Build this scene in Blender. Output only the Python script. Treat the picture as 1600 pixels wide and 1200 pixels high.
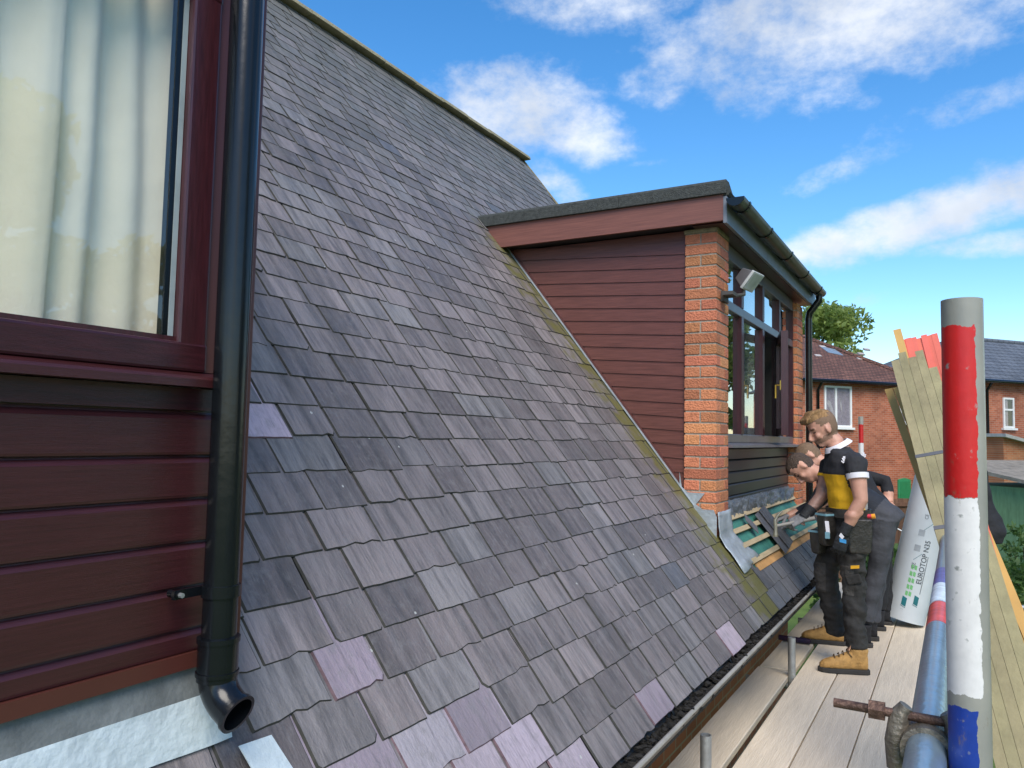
import bpy, bmesh, math, random
import numpy as np
from mathutils import Vector, Matrix, noise
random.seed(7)
for o in list(bpy.data.objects): bpy.data.objects.remove(o)
SC = bpy.context.scene
COL = SC.collection
# ------------------------------------------------------------------ camera (photo 1600x1200, f=1200px)
F = 1200.0
def _n(v): return np.array(v, float)/np.linalg.norm(v)
_X = _n([695, 95, F]); _U = np.array([365, -18000, F], float); _U = _n(_U-_X*np.dot(_U, _X)); _Y = np.cross(_U, _X)
R = np.array([_X, _Y, _U])
if R[1][0] > 0: R[1] *= -1
def ray(u, v): return R @ _n([u-800, v-600, F])
def pX(u, v, x): r = ray(u, v); return Vector(r*x/r[0])
def pY(u, v, y): r = ray(u, v); return Vector(r*y/r[1])
def pZ(u, v, z): r = ray(u, v); return Vector(r*z/r[2])
def pP(u, v, P0, N): r = ray(u, v); N = np.array(N, float); return Vector(r*np.dot(N, np.array(P0))/np.dot(N, r))
def proj(p): c = R.T @ np.array(p, float); return 800+F*c[0]/c[2], 600+F*c[1]/c[2], c[2]
cd = bpy.data.cameras.new('camera'); cam = bpy.data.objects.new('camera', cd); COL.objects.link(cam)
_m = np.eye(4); _m[:3, 0] = R[:, 0]; _m[:3, 1] = -R[:, 1]; _m[:3, 2] = -R[:, 2]
cam.matrix_world = Matrix(_m.tolist())
cd.sensor_width = 36; cd.lens = 27.0; cd.clip_start = 0.05; cd.clip_end = 2000
SC.camera = cam
# ------------------------------------------------------------------ sky, sun, exposure
SUN_DIR = Vector((-0.56, -0.37, 0.74)).normalized()      # towards the sun: high behind the camera, veiled
el = math.asin(SUN_DIR.z); az = math.atan2(SUN_DIR.x, SUN_DIR.y)
W = bpy.data.worlds.new('World'); SC.world = W; W.use_nodes = True
nt = W.node_tree; nt.nodes.clear()
def N(t, nt=nt, **k):
    n = nt.nodes.new(t)
    for a, b in k.items(): setattr(n, a, b)
    return n
def link(a, b, nt=nt): nt.links.new(a, b)
def mth(nt, op, a, b=None, clamp=False):
    n = nt.nodes.new('ShaderNodeMath'); n.operation = op; n.use_clamp = clamp
    for i, v in enumerate((a, b)):
        if v is None: continue
        if isinstance(v, (int, float)): n.inputs[i].default_value = v
        else: nt.links.new(v, n.inputs[i])
    return n.outputs[0]
sky = N('ShaderNodeTexSky', sky_type='NISHITA', sun_disc=False, sun_elevation=el, sun_rotation=az, air_density=1.0, dust_density=0.3, ozone_density=2.0)
tc = N('ShaderNodeTexCoord')
dirv = tc.outputs['Generated']
BL = [(800, 175, 118, 62, -14, .88), (905, 205, 85, 45, 12, .82), (720, 150, 60, 40, 0, .55), (868, 285, 52, 26, 38, .7),
      (1320, 25, 210, 62, 3, .85), (1110, 75, 120, 50, -25, .62), (1200, 130, 140, 40, 8, .55), (930, 5, 150, 36, 4, .62), (1450, 60, 90, 40, 0, .6),
      (1430, 345, 200, 34, -14, 1.0), (1560, 300, 90, 36, -10, .8), (1570, 380, 90, 16, 0, .7), (1320, 262, 85, 18, -20, .5),
      (1500, 165, 95, 22, -12, .48), (1350, 470, 50, 12, -6, .45), (1010, 255, 60, 6, -4, .4)]
acc = None
for (u, v, ru, rv, rot, amp) in BL:
    d = ray(u, v); c, s = math.cos(math.radians(rot)), math.sin(math.radians(rot))
    a = R @ np.array([c, s, 0]); b = R @ np.array([-s, c, 0])
    a = a-d*np.dot(a, d); b = b-d*np.dot(b, d)
    dd = []
    for vec, rr in ((a, ru), (b, rv)):
        n = N('ShaderNodeVectorMath', operation='DOT_PRODUCT'); link(dirv, n.inputs[0]); n.inputs[1].default_value = tuple(vec*F/rr)
        dd.append(mth(nt, 'POWER', mth(nt, 'ABSOLUTE', n.outputs['Value']), 2.0))
    n = N('ShaderNodeVectorMath', operation='DOT_PRODUCT'); link(dirv, n.inputs[0]); n.inputs[1].default_value = tuple(d)
    front = mth(nt, 'GREATER_THAN', n.outputs['Value'], 0.3)
    e = mth(nt, 'SUBTRACT', 1.0, mth(nt, 'MULTIPLY', mth(nt, 'ADD', dd[0], dd[1]), 0.5), True)
    e = mth(nt, 'MULTIPLY', mth(nt, 'MULTIPLY', e, amp), front)
    acc = e if acc is None else mth(nt, 'MAXIMUM', acc, e)
def wnoise(scale, detail, rough=.55, z=1.0):
    mp = N('ShaderNodeMapping'); mp.inputs['Scale'].default_value = (1, 1, z); link(dirv, mp.inputs[0])
    n = N('ShaderNodeTexNoise'); n.inputs['Scale'].default_value = scale; n.inputs['Detail'].default_value = detail; n.inputs['Roughness'].default_value = rough
    link(mp.outputs[0], n.inputs['Vector']); return n.outputs[0]
fine = wnoise(22, 9, .62, 1.6); big = wnoise(2.3, 5, .5, 1.5)
# broken cloud added over the unseen sky, cover raised for neutral white light
gen = mth(nt, 'MULTIPLY', mth(nt, 'SUBTRACT', big, .47), 4.0, True)
sepd = N('ShaderNodeSeparateXYZ'); link(dirv, sepd.inputs[0])
vd_ = N('ShaderNodeVectorMath', operation='DOT_PRODUCT'); link(dirv, vd_.inputs[0]); vd_.inputs[1].default_value = tuple(R[:, 2])
mrg = N('ShaderNodeMapRange'); link(vd_.outputs['Value'], mrg.inputs[0]); mrg.inputs[1].default_value = .72; mrg.inputs[2].default_value = .5
gen = mth(nt, 'MULTIPLY', gen, mrg.outputs[0])
acc = mth(nt, 'MAXIMUM', acc, gen)
dens = mth(nt, 'ADD', acc, mth(nt, 'MULTIPLY', mth(nt, 'SUBTRACT', fine, .5), 1.2))
mr = N('ShaderNodeMapRange', interpolation_type='SMOOTHSTEP'); link(dens, mr.inputs[0]); mr.inputs[1].default_value = .22; mr.inputs[2].default_value = 1.08
cl = mth(nt, 'MULTIPLY', mr.outputs[0], .93)
shade = N('ShaderNodeMapRange'); link(wnoise(7, 4), shade.inputs[0]); shade.inputs[1].default_value = .3; shade.inputs[2].default_value = .7
cr = N('ShaderNodeMix', data_type='RGBA'); link(shade.outputs[0], cr.inputs[0]); cr.inputs[6].default_value = (3.3, 3.6, 4.1, 1); cr.inputs[7].default_value = (5.4, 5.6, 5.9, 1)
hs = N('ShaderNodeHueSaturation'); link(sky.outputs[0], hs.inputs['Color']); hs.inputs['Saturation'].default_value = 1.34; hs.inputs['Value'].default_value = 1.15
mixc = N('ShaderNodeMix', data_type='RGBA'); link(cl, mixc.inputs[0]); link(hs.outputs[0], mixc.inputs[6]); link(cr.outputs[2], mixc.inputs[7])
bg = N('ShaderNodeBackground'); link(mixc.outputs[2], bg.inputs[0]); bg.inputs[1].default_value = 0.12
wo = N('ShaderNodeOutputWorld'); link(bg.outputs[0], wo.inputs[0])
sd = bpy.data.lights.new('sun', 'SUN'); sd.energy = 2.4; sd.angle = math.radians(38); sd.color = (1, .93, .83)
sun = bpy.data.objects.new('sun', sd); COL.objects.link(sun); sun.rotation_euler = (-SUN_DIR).to_track_quat('-Z', 'Y').to_euler(); sun.location = (-5, 0, 12)
SC.view_settings.view_transform = 'Standard'; SC.view_settings.look = 'None'; SC.view_settings.exposure = 0.75; SC.view_settings.gamma = 1
SC.cycles.max_bounces = 6; SC.cycles.transparent_max_bounces = 8

# ------------------------------------------------------------------ helpers
def mat(name, col, rough=.6, var=.18, scale=9, bump=0, bscale=60, metallic=0, spec=.5, stretch=(1, 1, 1), col2=None, coat=0, rnd=0, emit=None, pos=True):
    m = bpy.data.materials.new(name); m.use_nodes = True; t = m.node_tree; t.nodes.clear()
    b = t.nodes.new('ShaderNodeBsdfPrincipled'); o = t.nodes.new('ShaderNodeOutputMaterial'); t.links.new(b.outputs[0], o.inputs[0])
    b.inputs['Roughness'].default_value = rough; b.inputs['Metallic'].default_value = metallic; b.inputs['Specular IOR Level'].default_value = spec
    b.inputs['Coat Weight'].default_value = coat; b.inputs['Coat Roughness'].default_value = .1
    if pos: g = t.nodes.new('ShaderNodeNewGeometry').outputs['Position']
    else: g = t.nodes.new('ShaderNodeTexCoord').outputs['Object']
    mp = t.nodes.new('ShaderNodeMapping'); mp.inputs['Scale'].default_value = stretch; t.links.new(g, mp.inputs[0])
    nz = t.nodes.new('ShaderNodeTexNoise'); nz.inputs['Scale'].default_value = scale; nz.inputs['Detail'].default_value = 7; nz.inputs['Roughness'].default_value = .6; t.links.new(mp.outputs[0], nz.inputs['Vector'])
    mr = t.nodes.new('ShaderNodeMapRange'); mr.inputs[1].default_value = .3; mr.inputs[2].default_value = .7; t.links.new(nz.outputs[0], mr.inputs[0])
    mx = t.nodes.new('ShaderNodeMix'); mx.data_type = 'RGBA'; t.links.new(mr.outputs[0], mx.inputs[0])
    c2 = col2 or tuple(min(1, c*(1+var)) for c in col)
    c1 = col if col2 else tuple(c*(1-var) for c in col)
    mx.inputs[6].default_value = (*c1, 1); mx.inputs[7].default_value = (*c2, 1)
    out = mx.outputs[2]
    if rnd:
        oi = t.nodes.new('ShaderNodeObjectInfo'); m2 = t.nodes.new('ShaderNodeHueSaturation'); v = t.nodes.new('ShaderNodeMapRange')
        v.inputs[3].default_value = 1-rnd; v.inputs[4].default_value = 1+rnd; t.links.new(oi.outputs['Random'], v.inputs[0]); t.links.new(v.outputs[0], m2.inputs['Value']); t.links.new(out, m2.inputs['Color'])
        h = t.nodes.new('ShaderNodeMapRange'); h.inputs[3].default_value = .5-rnd*.04; h.inputs[4].default_value = .5+rnd*.04
        fr = mth(t, 'FRACT', mth(t, 'MULTIPLY', oi.outputs['Random'], 7.31)); t.links.new(fr, h.inputs[0]); t.links.new(h.outputs[0], m2.inputs['Hue']); out = m2.outputs[0]
    t.links.new(out, b.inputs['Base Color'])
    if bump:
        n2 = t.nodes.new('ShaderNodeTexNoise'); n2.inputs['Scale'].default_value = bscale; n2.inputs['Detail'].default_value = 5; t.links.new(mp.outputs[0], n2.inputs['Vector'])
        bp = t.nodes.new('ShaderNodeBump'); bp.inputs['Strength'].default_value = bump; bp.inputs['Distance'].default_value = .02; t.links.new(n2.outputs[0], bp.inputs['Height']); t.links.new(bp.outputs[0], b.inputs['Normal'])
    m['bsdf'] = b.name
    return m

class MB:
    def __init__(s): s.v = []; s.f = []; s.m = []
    def add(s, vs, fs, mi=0):
        k = len(s.v); s.v += [tuple(v) for v in vs]; s.f += [tuple(i+k for i in f) for f in fs]; s.m += [mi]*len(fs); return s
    def hexa(s, p, mi=0):   # 8 points: bottom 4 ccw, top 4
        return s.add(p, [(3, 2, 1, 0), (4, 5, 6, 7), (0, 1, 5, 4), (1, 2, 6, 5), (2, 3, 7, 6), (3, 0, 4, 7)], mi)
    def box(s, a, b, mi=0):
        x0, y0, z0 = [min(a[i], b[i]) for i in range(3)]; x1, y1, z1 = [max(a[i], b[i]) for i in range(3)]
        return s.hexa([(x0, y0, z0), (x1, y0, z0), (x1, y1, z0), (x0, y1, z0), (x0, y0, z1), (x1, y0, z1), (x1, y1, z1), (x0, y1, z1)], mi)
    def obox(s, c, ex, ey, ez, mi=0):  # centre and three half-axis vectors
        c, ex, ey, ez = map(Vector, (c, ex, ey, ez))
        return s.hexa([c-ex-ey-ez, c+ex-ey-ez, c+ex+ey-ez, c-ex+ey-ez, c-ex-ey+ez, c+ex-ey+ez, c+ex+ey+ez, c-ex+ey+ez], mi)
    def tube(s, pts, r, n=16, mi=0, cap=True):
        pts = [Vector(p) for p in pts]; rs = r if isinstance(r, (list, tuple)) else [r]*len(pts)
        rings = []; up = None
        for i, p in enumerate(pts):
            d = (pts[min(i+1, len(pts)-1)]-pts[max(i-1, 0)]).normalized()
            if up is None: up = d.orthogonal().normalized()
            up = (up-d*up.dot(d)).normalized(); w = d.cross(up)
            rings.append([p+(up*math.cos(a)+w*math.sin(a))*rs[i] for a in [2*math.pi*k/n for k in range(n)]])
        return s.loft(rings, mi, cap)
    def loft(s, rings, mi=0, cap=True):
        n = len(rings[0]); vs = [v for r in rings for v in r]; fs = []
        for i in range(len(rings)-1):
            for k in range(n): fs.append((i*n+k, i*n+(k+1) % n, (i+1)*n+(k+1) % n, (i+1)*n+k))
        if cap: fs.append(tuple(range(n-1, -1, -1))); fs.append(tuple((len(rings)-1)*n+k for k in range(n)))
        return s.add(vs, fs, mi)
    def pipe(s, pts, r0, r1, n=24, mi=0):   # hollow tube
        pts = [Vector(p) for p in pts]; o = MB().tube(pts, r1, n, cap=False); i = MB().tube(pts, r0, n, cap=False)
        s.add(o.v, o.f, mi); s.add(i.v, [f[::-1] for f in i.f], mi)
        k0 = len(s.v)-len(o.v)-len(i.v); k1 = k0+len(o.v)
        for e, fl in ((0, 0), ((len(pts)-1)*n, 1)):
            for k in range(n):
                q = (k0+e+k, k1+e+k, k1+e+(k+1) % n, k0+e+(k+1) % n); s.f.append(q if not fl else q[::-1]); s.m.append(mi)
        return s
    def prism(s, poly, vec, mi=0):   # polygon (3D pts) extruded by vec
        n = len(poly); vec = Vector(vec); a = [Vector(p) for p in poly]; b = [p+vec for p in a]
        return s.add(a+b, [tuple(range(n-1, -1, -1)), tuple(range(n, 2*n))]+[(i, (i+1) % n, n+(i+1) % n, n+i) for i in range(n)], mi)
    def ell(s, c, fx, fy, fz, n=14, mi=0):  # ellipsoid with axis vectors
        c, fx, fy, fz = map(Vector, (c, fx, fy, fz)); rings = []
        for i in range(1, n):
            t = math.pi*i/n; rings.append([c-fz*math.cos(t)+(fx*math.cos(a)+fy*math.sin(a))*math.sin(t) for a in [2*math.pi*k/(n*2) for k in range(n*2)]])
        return s.loft(rings, mi)
def finish(me, mats, smooth):
    for m in (mats if isinstance(mats, (list, tuple)) else [mats]): me.materials.append(m)
    if smooth:
        me.polygons.foreach_set('use_smooth', [True]*len(me.polygons))
        if smooth != 'all': me.set_sharp_from_angle(angle=math.radians(smooth if isinstance(smooth, (int, float)) and smooth > 1 else 38))
def obj(name, mb, mats, parent=None, smooth=True, fixn=True):
    vs = np.array(mb.v, float); c = (vs.min(0)+vs.max(0))/2
    me = bpy.data.meshes.new(name); me.from_pydata((vs-c).tolist(), [], mb.f)
    if len(mb.m): me.polygons.foreach_set('material_index', mb.m)
    if fixn:
        bm = bmesh.new(); bm.from_mesh(me); bmesh.ops.recalc_face_normals(bm, faces=bm.faces); bm.to_mesh(me); bm.free()
    finish(me, mats, smooth); me.update()
    o = bpy.data.objects.new(name, me); COL.objects.link(o); place(o, c, parent); return o
def wloc(o):
    p = Vector(o.location)
    while o.parent: o = o.parent; p = p+Vector(o.location)
    return p
def place(o, c, parent):
    if parent is not None: o.parent = parent; o.location = Vector(c)-wloc(parent)
    else: o.location = c
def tag(o, label=None, cat=None, group=None, kind=None):
    if label: o['label'] = label
    if cat: o['category'] = cat
    if group: o['group'] = group
    if kind: o['kind'] = kind
    return o
def thing(name, label, cat, loc, group=None):
    o = bpy.data.objects.new(name, None); COL.objects.link(o); o.location = loc; o.empty_display_size = .1
    return tag(o, label, cat, group)
def bevel(o, w, seg=2):
    m = o.modifiers.new('bevel', 'BEVEL'); m.width = w; m.segments = seg; m.limit_method = 'ANGLE'; return o
def remesh(name, mb, voxel, mats, parent, smooth_it=4, region=None, disp=None):
    me = bpy.data.meshes.new('tmp'); me.from_pydata(mb.v, [], mb.f)
    bm = bmesh.new(); bm.from_mesh(me); bmesh.ops.recalc_face_normals(bm, faces=bm.faces); bm.to_mesh(me); bm.free()
    t = bpy.data.objects.new('tmp', me); COL.objects.link(t)
    r = t.modifiers.new('r', 'REMESH'); r.mode = 'VOXEL'; r.voxel_size = voxel
    s = t.modifiers.new('s', 'SMOOTH'); s.factor = .5; s.iterations = smooth_it
    dg = bpy.context.evaluated_depsgraph_get(); dg.update()
    ev = t.evaluated_get(dg); m2 = bpy.data.meshes.new_from_object(ev)
    bpy.data.objects.remove(t)
    vs = np.empty(len(m2.vertices)*3); m2.vertices.foreach_get('co', vs); vs = vs.reshape(-1, 3)
    if disp is not None:
        ns = np.empty(len(m2.vertices)*3); m2.vertices.foreach_get('normal', ns); ns = ns.reshape(-1, 3)
        for i in range(len(vs)): vs[i] += ns[i]*disp(Vector(vs[i]))
    c = (vs.min(0)+vs.max(0))/2
    m2.vertices.foreach_set('co', (vs-c).ravel())
    m2.materials.clear(); finish(m2, mats, 'all'); m2.name = name
    if region is not None:
        cs = np.empty(len(m2.polygons)*3); m2.polygons.foreach_get('center', cs); cs = cs.reshape(-1, 3)+c
        m2.polygons.foreach_set('material_index', [region(Vector(p)) for p in cs])
    m2.update()
    o = bpy.data.objects.new(name, m2); COL.objects.link(o); place(o, c, parent); return o

# ------------------------------------------------------------------ materials
def slate_mat(name, base, base2, moss=True, streak=.5):
    m = bpy.data.materials.new(name); m.use_nodes = True; t = m.node_tree; t.nodes.clear()
    b = t.nodes.new('ShaderNodeBsdfPrincipled'); o = t.nodes.new('ShaderNodeOutputMaterial'); t.links.new(b.outputs[0], o.inputs[0])
    g = t.nodes.new('ShaderNodeNewGeometry'); P = g.outputs['Position']
    oi = t.nodes.new('ShaderNodeObjectInfo')
    rnd = mth(t, 'FRACT', mth(t, 'ADD', mth(t, 'MULTIPLY', oi.outputs['Random'], 5.37), g.outputs['Random Per Island']))
    rnd2 = mth(t, 'FRACT', mth(t, 'MULTIPLY', rnd, 9.71))
    def nz(scale, st, detail=6, rough=.6):
        mp = t.nodes.new('ShaderNodeMapping'); mp.inputs['Scale'].default_value = st; t.links.new(P, mp.inputs[0])
        off = t.nodes.new('ShaderNodeVectorMath'); off.operation = 'ADD'; t.links.new(mp.outputs[0], off.inputs[0]); cx = t.nodes.new('ShaderNodeCombineXYZ')
        t.links.new(mth(t, 'MULTIPLY', rnd, 13.0), cx.inputs[0]); t.links.new(cx.outputs[0], off.inputs[1])
        n = t.nodes.new('ShaderNodeTexNoise'); n.inputs['Scale'].default_value = scale; n.inputs['Detail'].default_value = detail; n.inputs['Roughness'].default_value = rough; t.links.new(off.outputs[0], n.inputs['Vector']); return n.outputs[0]
    def rng(v, a, b_, c=0., d=1.):
        n = t.nodes.new('ShaderNodeMapRange'); t.links.new(v, n.inputs[0]); n.inputs[1].default_value = a; n.inputs[2].default_value = b_; n.inputs[3].default_value = c; n.inputs[4].default_value = d; return n.outputs[0]
    def mix(f, a, b_, mode='MIX'):
        n = t.nodes.new('ShaderNodeMix'); n.data_type = 'RGBA'; n.blend_type = mode
        if isinstance(f, float): n.inputs[0].default_value = f
        else: t.links.new(f, n.inputs[0])
        for i, x in ((6, a), (7, b_)):
            if isinstance(x, tuple): n.inputs[i].default_value = (*x, 1)
            else: t.links.new(x, n.inputs[i])
        return n.outputs[2]
    c = mix(rnd, base, base2)
    c = mix(rng(rnd2, .7, 1.0, 0, .5), c, (.10, .115, .115))
    v = t.nodes.new('ShaderNodeHueSaturation'); t.links.new(c, v.inputs['Color']); t.links.new(rng(rnd2, 0, 1, .62, 1.34), v.inputs['Value']); c = v.outputs[0]
    st = nz(2.2, (11, 1.3, 1.3), 8, .65)
    c = mix(rng(st, .44, .64, 0, streak*1.25), c, (.040, .038, .038))
    c = mix(rng(nz(3.1, (7, 1.0, 1.0), 6), .55, .75, 0, .35), c, (.20, .19, .20))
    c = mix(rng(nz(26, (1, 1, 1), 8, .7), .50, .68, 0, .5), c, (.22, .205, .20))
    c = mix(rng(nz(1.0, (1, 1, 1), 3), .45, .7, 0, .35), c, (.075, .073, .07))
    mpw = t.nodes.new('ShaderNodeMapping'); mpw.inputs['Scale'].default_value = (3.4, .35, .35); t.links.new(P, mpw.inputs[0]); nw = t.nodes.new('ShaderNodeTexNoise'); nw.inputs['Scale'].default_value = 1.6; nw.inputs['Detail'].default_value = 5; t.links.new(mpw.outputs[0], nw.inputs['Vector'])
    c = mix(rng(nw.outputs[0], .52, .68, 0, .45 if moss else .1), c, (.055, .05, .048))      # long run-off stains
    c = mix(rng(nz(5, (16, 1.5, 1.5), 9, .7), .50, .66, 0, .42), c, (.062, .058, .058)); c = mix(rng(nz(6.3, (13, 1.2, 1.2), 9, .7), .55, .70, 0, .35), c, (.27, .25, .25))
    # lichen and droppings
    vo = t.nodes.new('ShaderNodeTexVoronoi'); vo.inputs['Scale'].default_value = 9; t.links.new(P, vo.inputs['Vector'])
    dn = mth(t, 'ADD', vo.outputs['Distance'], mth(t, 'MULTIPLY', nz(60, (1, 1, 1)), .06))
    spot = mth(t, 'MULTIPLY', mth(t, 'LESS_THAN', dn, .08), mth(t, 'GREATER_THAN', nz(4, (1, 1, 1), 2), .53))
    c = mix(mth(t, 'MULTIPLY', spot, .75), c, (.5, .5, .46))
    if moss:
        sp = t.nodes.new('ShaderNodeSeparateXYZ'); t.links.new(P, sp.inputs[0])
        mo = mth(t, 'MULTIPLY', rng(sp.outputs[0], 4.4, 4.95), rng(sp.outputs[1], 3.35, 3.0))
        mo = mth(t, 'ADD', mo, mth(t, 'MULTIPLY', mth(t, 'SUBTRACT', nz(7, (1, 1, 1)), .5), 2.2))
        c = mix(rng(mo, .55, .95, 0, .85), c, (.125, .115, .022))
        hi = mth(t, 'ADD', rng(sp.outputs[2], .8, 3.0), mth(t, 'MULTIPLY', mth(t, 'SUBTRACT', nz(2.5, (1, 1, 1)), .5), 1.5))
        c = mix(rng(hi, .3, 1.1, 0, .6), c, (.105, .11, .085))
    t.links.new(c, b.inputs['Base Color'])
    rr = rng(nz(12, (1, 1, 1)), .3, .7, .42, .68); t.links.new(rr, b.inputs['Roughness'])
    bp = t.nodes.new('ShaderNodeBump'); bp.inputs['Strength'].default_value = .8; bp.inputs['Distance'].default_value = .007
    hh = mth(t, 'ADD', nz(14, (3, 1, 1), 8, .65), mth(t, 'MULTIPLY', nz(90, (1, 1, 1), 4), .35)); t.links.new(hh, bp.inputs['Height']); t.links.new(bp.outputs[0], b.inputs['Normal'])
    return m
M_SLATE = slate_mat('old_slate', (.185, .155, .153), (.265, .222, .218))
M_PURPLE = slate_mat('new_purple_slate', (.40, .32, .375), (.43, .36, .40), False, .05)
M_DARKSLATE = slate_mat('fresh_dark_slate', (.075, .08, .092), (.12, .12, .135), False, .3)
M_EDGE = mat('weathered_slate_edge', (.035, .034, .028), .9, .4, 30); M_PEDGE = mat('fresh_purple_edge', (.12, .075, .085), .9, .4, 40)
M_DECK = mat('roof_underlay', (.02, .02, .02), .9)
M_RIDGE = mat('ridge_tile', (.19, .17, .115), .9, col2=(.30, .26, .15), scale=14, bump=.5)
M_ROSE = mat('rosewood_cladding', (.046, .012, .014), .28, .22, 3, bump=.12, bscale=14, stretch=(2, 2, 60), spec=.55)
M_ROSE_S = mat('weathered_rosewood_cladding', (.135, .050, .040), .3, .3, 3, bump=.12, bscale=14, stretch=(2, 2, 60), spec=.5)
M_ROSE_D = mat('dark_rosewood_upvc', (.040, .009, .012), .28, .35, 4, bump=.1, bscale=20, stretch=(3, 3, 40), spec=.6)
M_ROSE_V = mat('dark_rosewood_upright', (.045, .010, .013), .28, .35, 4, bump=.1, bscale=20, stretch=(40, 40, 3), spec=.6)
M_TRIM = mat('red_brown_trim', (.085, .025, .019), .35, .1, 5)
M_FASCIA = mat('weathered_fascia', (.18, .068, .05), .5, .25, 3, stretch=(60, 1.5, 60))
M_GREYPANEL = mat('dark_grey_panel', (.032, .028, .030), .35, .2, 4)
M_FELT = mat('mineral_felt', (.06, .065, .06), .95, .35, 40, bump=.8, bscale=160)
M_BLACK = mat('black_upvc', (.005, .006, .008), .2, .2, 6, spec=.4, bump=.04, bscale=25)
M_GUTTER = mat('dusty_gutter', (.02, .022, .025), .35, .4, 12)
M_DEBRIS = mat('gutter_debris', (.02, .018, .015), .95, .6, 60, bump=1, bscale=90)
M_LEAD = mat('lead_sheet', (.36, .40, .43), .45, .25, 9, bump=.4, bscale=25, metallic=.25)
M_LEADWHITE = mat('chalky_lead', (.50, .57, .60), .7, .12, 16, bump=.35, bscale=30)
M_MORTAR = mat('mortar', (.34, .30, .24), .95, .2, 40, bump=.6)
M_BRICK = mat('orange_brick', (.52, .19, .09), .85, .14, 30, bump=.7, bscale=90, rnd=.28)
M_BOARD = mat('scaffold_board', (.66, .555, .42), .8, .1, 3, bump=.25, bscale=12, stretch=(1.2, 14, 14), rnd=.08)
M_GALV = mat('galvanised_tube', (.33, .34, .34), .42, .22, 12, metallic=.55, bump=.15)
M_BLUEGALV = mat('bluish_galvanised_tube', (.30, .40, .47), .3, .12, 14, metallic=.6, bump=.1)
M_RUST = mat('rusty_steel', (.13, .075, .055), .6, .35, 40, metallic=.5, bump=.5)
M_BATTEN = mat('treated_batten', (.285, .245, .13), .8, .2, 2.5, bump=.2, bscale=14, stretch=(3, 3, 3), rnd=.1)
M_BATTEN_Y = mat('yellow_batten', (.48, .30, .09), .8, .2, 2.5, rnd=.1)
M_BATTEN_R = mat('red_batten', (.62, .13, .09), .75, .12, 5, rnd=.08)
M_FRESHWOOD = mat('fresh_batten', (.42, .33, .20), .8, .15, 5, stretch=(1, 12, 12))
M_MEMBRANE = mat('green_membrane', (.045, .19, .15), .6, .2, 8, bump=.3, bscale=30)
M_FOIL = mat('grey_dpc_sheet', (.10, .11, .12), .3, .4, 18, bump=.8, bscale=22, spec=.6)
M_CURTAIN = mat('cream_curtain', (.88, .83, .69), .9, .06, 6, bump=.15, bscale=16)
M_WHITE = mat('white_upvc', (.78, .78, .76), .35, .05, 5)
M_INSIDE = mat('painted_dark_room', (.03, .028, .026), .9)  # near-black colour paints in the darkness of unlit rooms
M_STRAP = mat('grey_strap', (.10, .10, .11), .5)
def glass_mat(name, tint=(.75, .8, .8), ior=1.5, gain=1.0):
    m = bpy.data.materials.new(name); m.use_nodes = True; t = m.node_tree; t.nodes.clear()
    a = t.nodes.new('ShaderNodeBsdfTransparent'); a.inputs[0].default_value = (*tint, 1); g = t.nodes.new('ShaderNodeBsdfGlossy'); g.inputs['Roughness'].default_value = .01
    fr = t.nodes.new('ShaderNodeFresnel'); fr.inputs[0].default_value = ior; x = t.nodes.new('ShaderNodeMixShader'); o = t.nodes.new('ShaderNodeOutputMaterial')
    gg = t.nodes.new('ShaderNodeNewGeometry'); t.links.new(mth(t, 'MULTIPLY', mth(t, 'MULTIPLY', fr.outputs[0], gain, True), mth(t, 'SUBTRACT', 1.0, gg.outputs['Backfacing'])), x.inputs[0]); t.links.new(a.outputs[0], x.inputs[1]); t.links.new(g.outputs[0], x.inputs[2]); t.links.new(x.outputs[0], o.inputs[0]); return m
M_GLASS = glass_mat('double_glazing', (.96, .96, .95), 1.5, 2.6)
def brick_mat(name, wd, c1, c2, mortar):
    m = bpy.data.materials.new(name); m.use_nodes = True; t = m.node_tree; b = t.nodes['Principled BSDF']; b.inputs['Roughness'].default_value = .9
    g = t.nodes.new('ShaderNodeNewGeometry'); d = t.nodes.new('ShaderNodeVectorMath'); d.operation = 'DOT_PRODUCT'; d.inputs[1].default_value = (wd[0], wd[1], 0); t.links.new(g.outputs['Position'], d.inputs[0])
    s = t.nodes.new('ShaderNodeSeparateXYZ'); t.links.new(g.outputs['Position'], s.inputs[0]); cx = t.nodes.new('ShaderNodeCombineXYZ'); t.links.new(d.outputs['Value'], cx.inputs[0]); t.links.new(s.outputs[2], cx.inputs[1])
    k = t.nodes.new('ShaderNodeTexBrick'); k.inputs['Scale'].default_value = 1; k.inputs['Brick Width'].default_value = .225; k.inputs['Row Height'].default_value = .075; k.inputs['Mortar Size'].default_value = .007
    k.inputs['Color1'].default_value = (*c1, 1); k.inputs['Color2'].default_value = (*c2, 1); k.inputs['Mortar'].default_value = (*mortar, 1); t.links.new(cx.outputs[0], k.inputs['Vector'])
    n = t.nodes.new('ShaderNodeTexNoise'); n.inputs['Scale'].default_value = 1.3; n.inputs['Detail'].default_value = 8; t.links.new(g.outputs['Position'], n.inputs['Vector'])
    h = t.nodes.new('ShaderNodeHueSaturation'); r = t.nodes.new('ShaderNodeMapRange'); r.inputs[1].default_value = .3; r.inputs[2].default_value = .7; r.inputs[3].default_value = .75; r.inputs[4].default_value = 1.2; t.links.new(n.outputs[0], r.inputs[0]); t.links.new(r.outputs[0], h.inputs['Value']); t.links.new(k.outputs[0], h.inputs['Color']); t.links.new(h.outputs[0], b.inputs['Base Color'])
    return m

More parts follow.
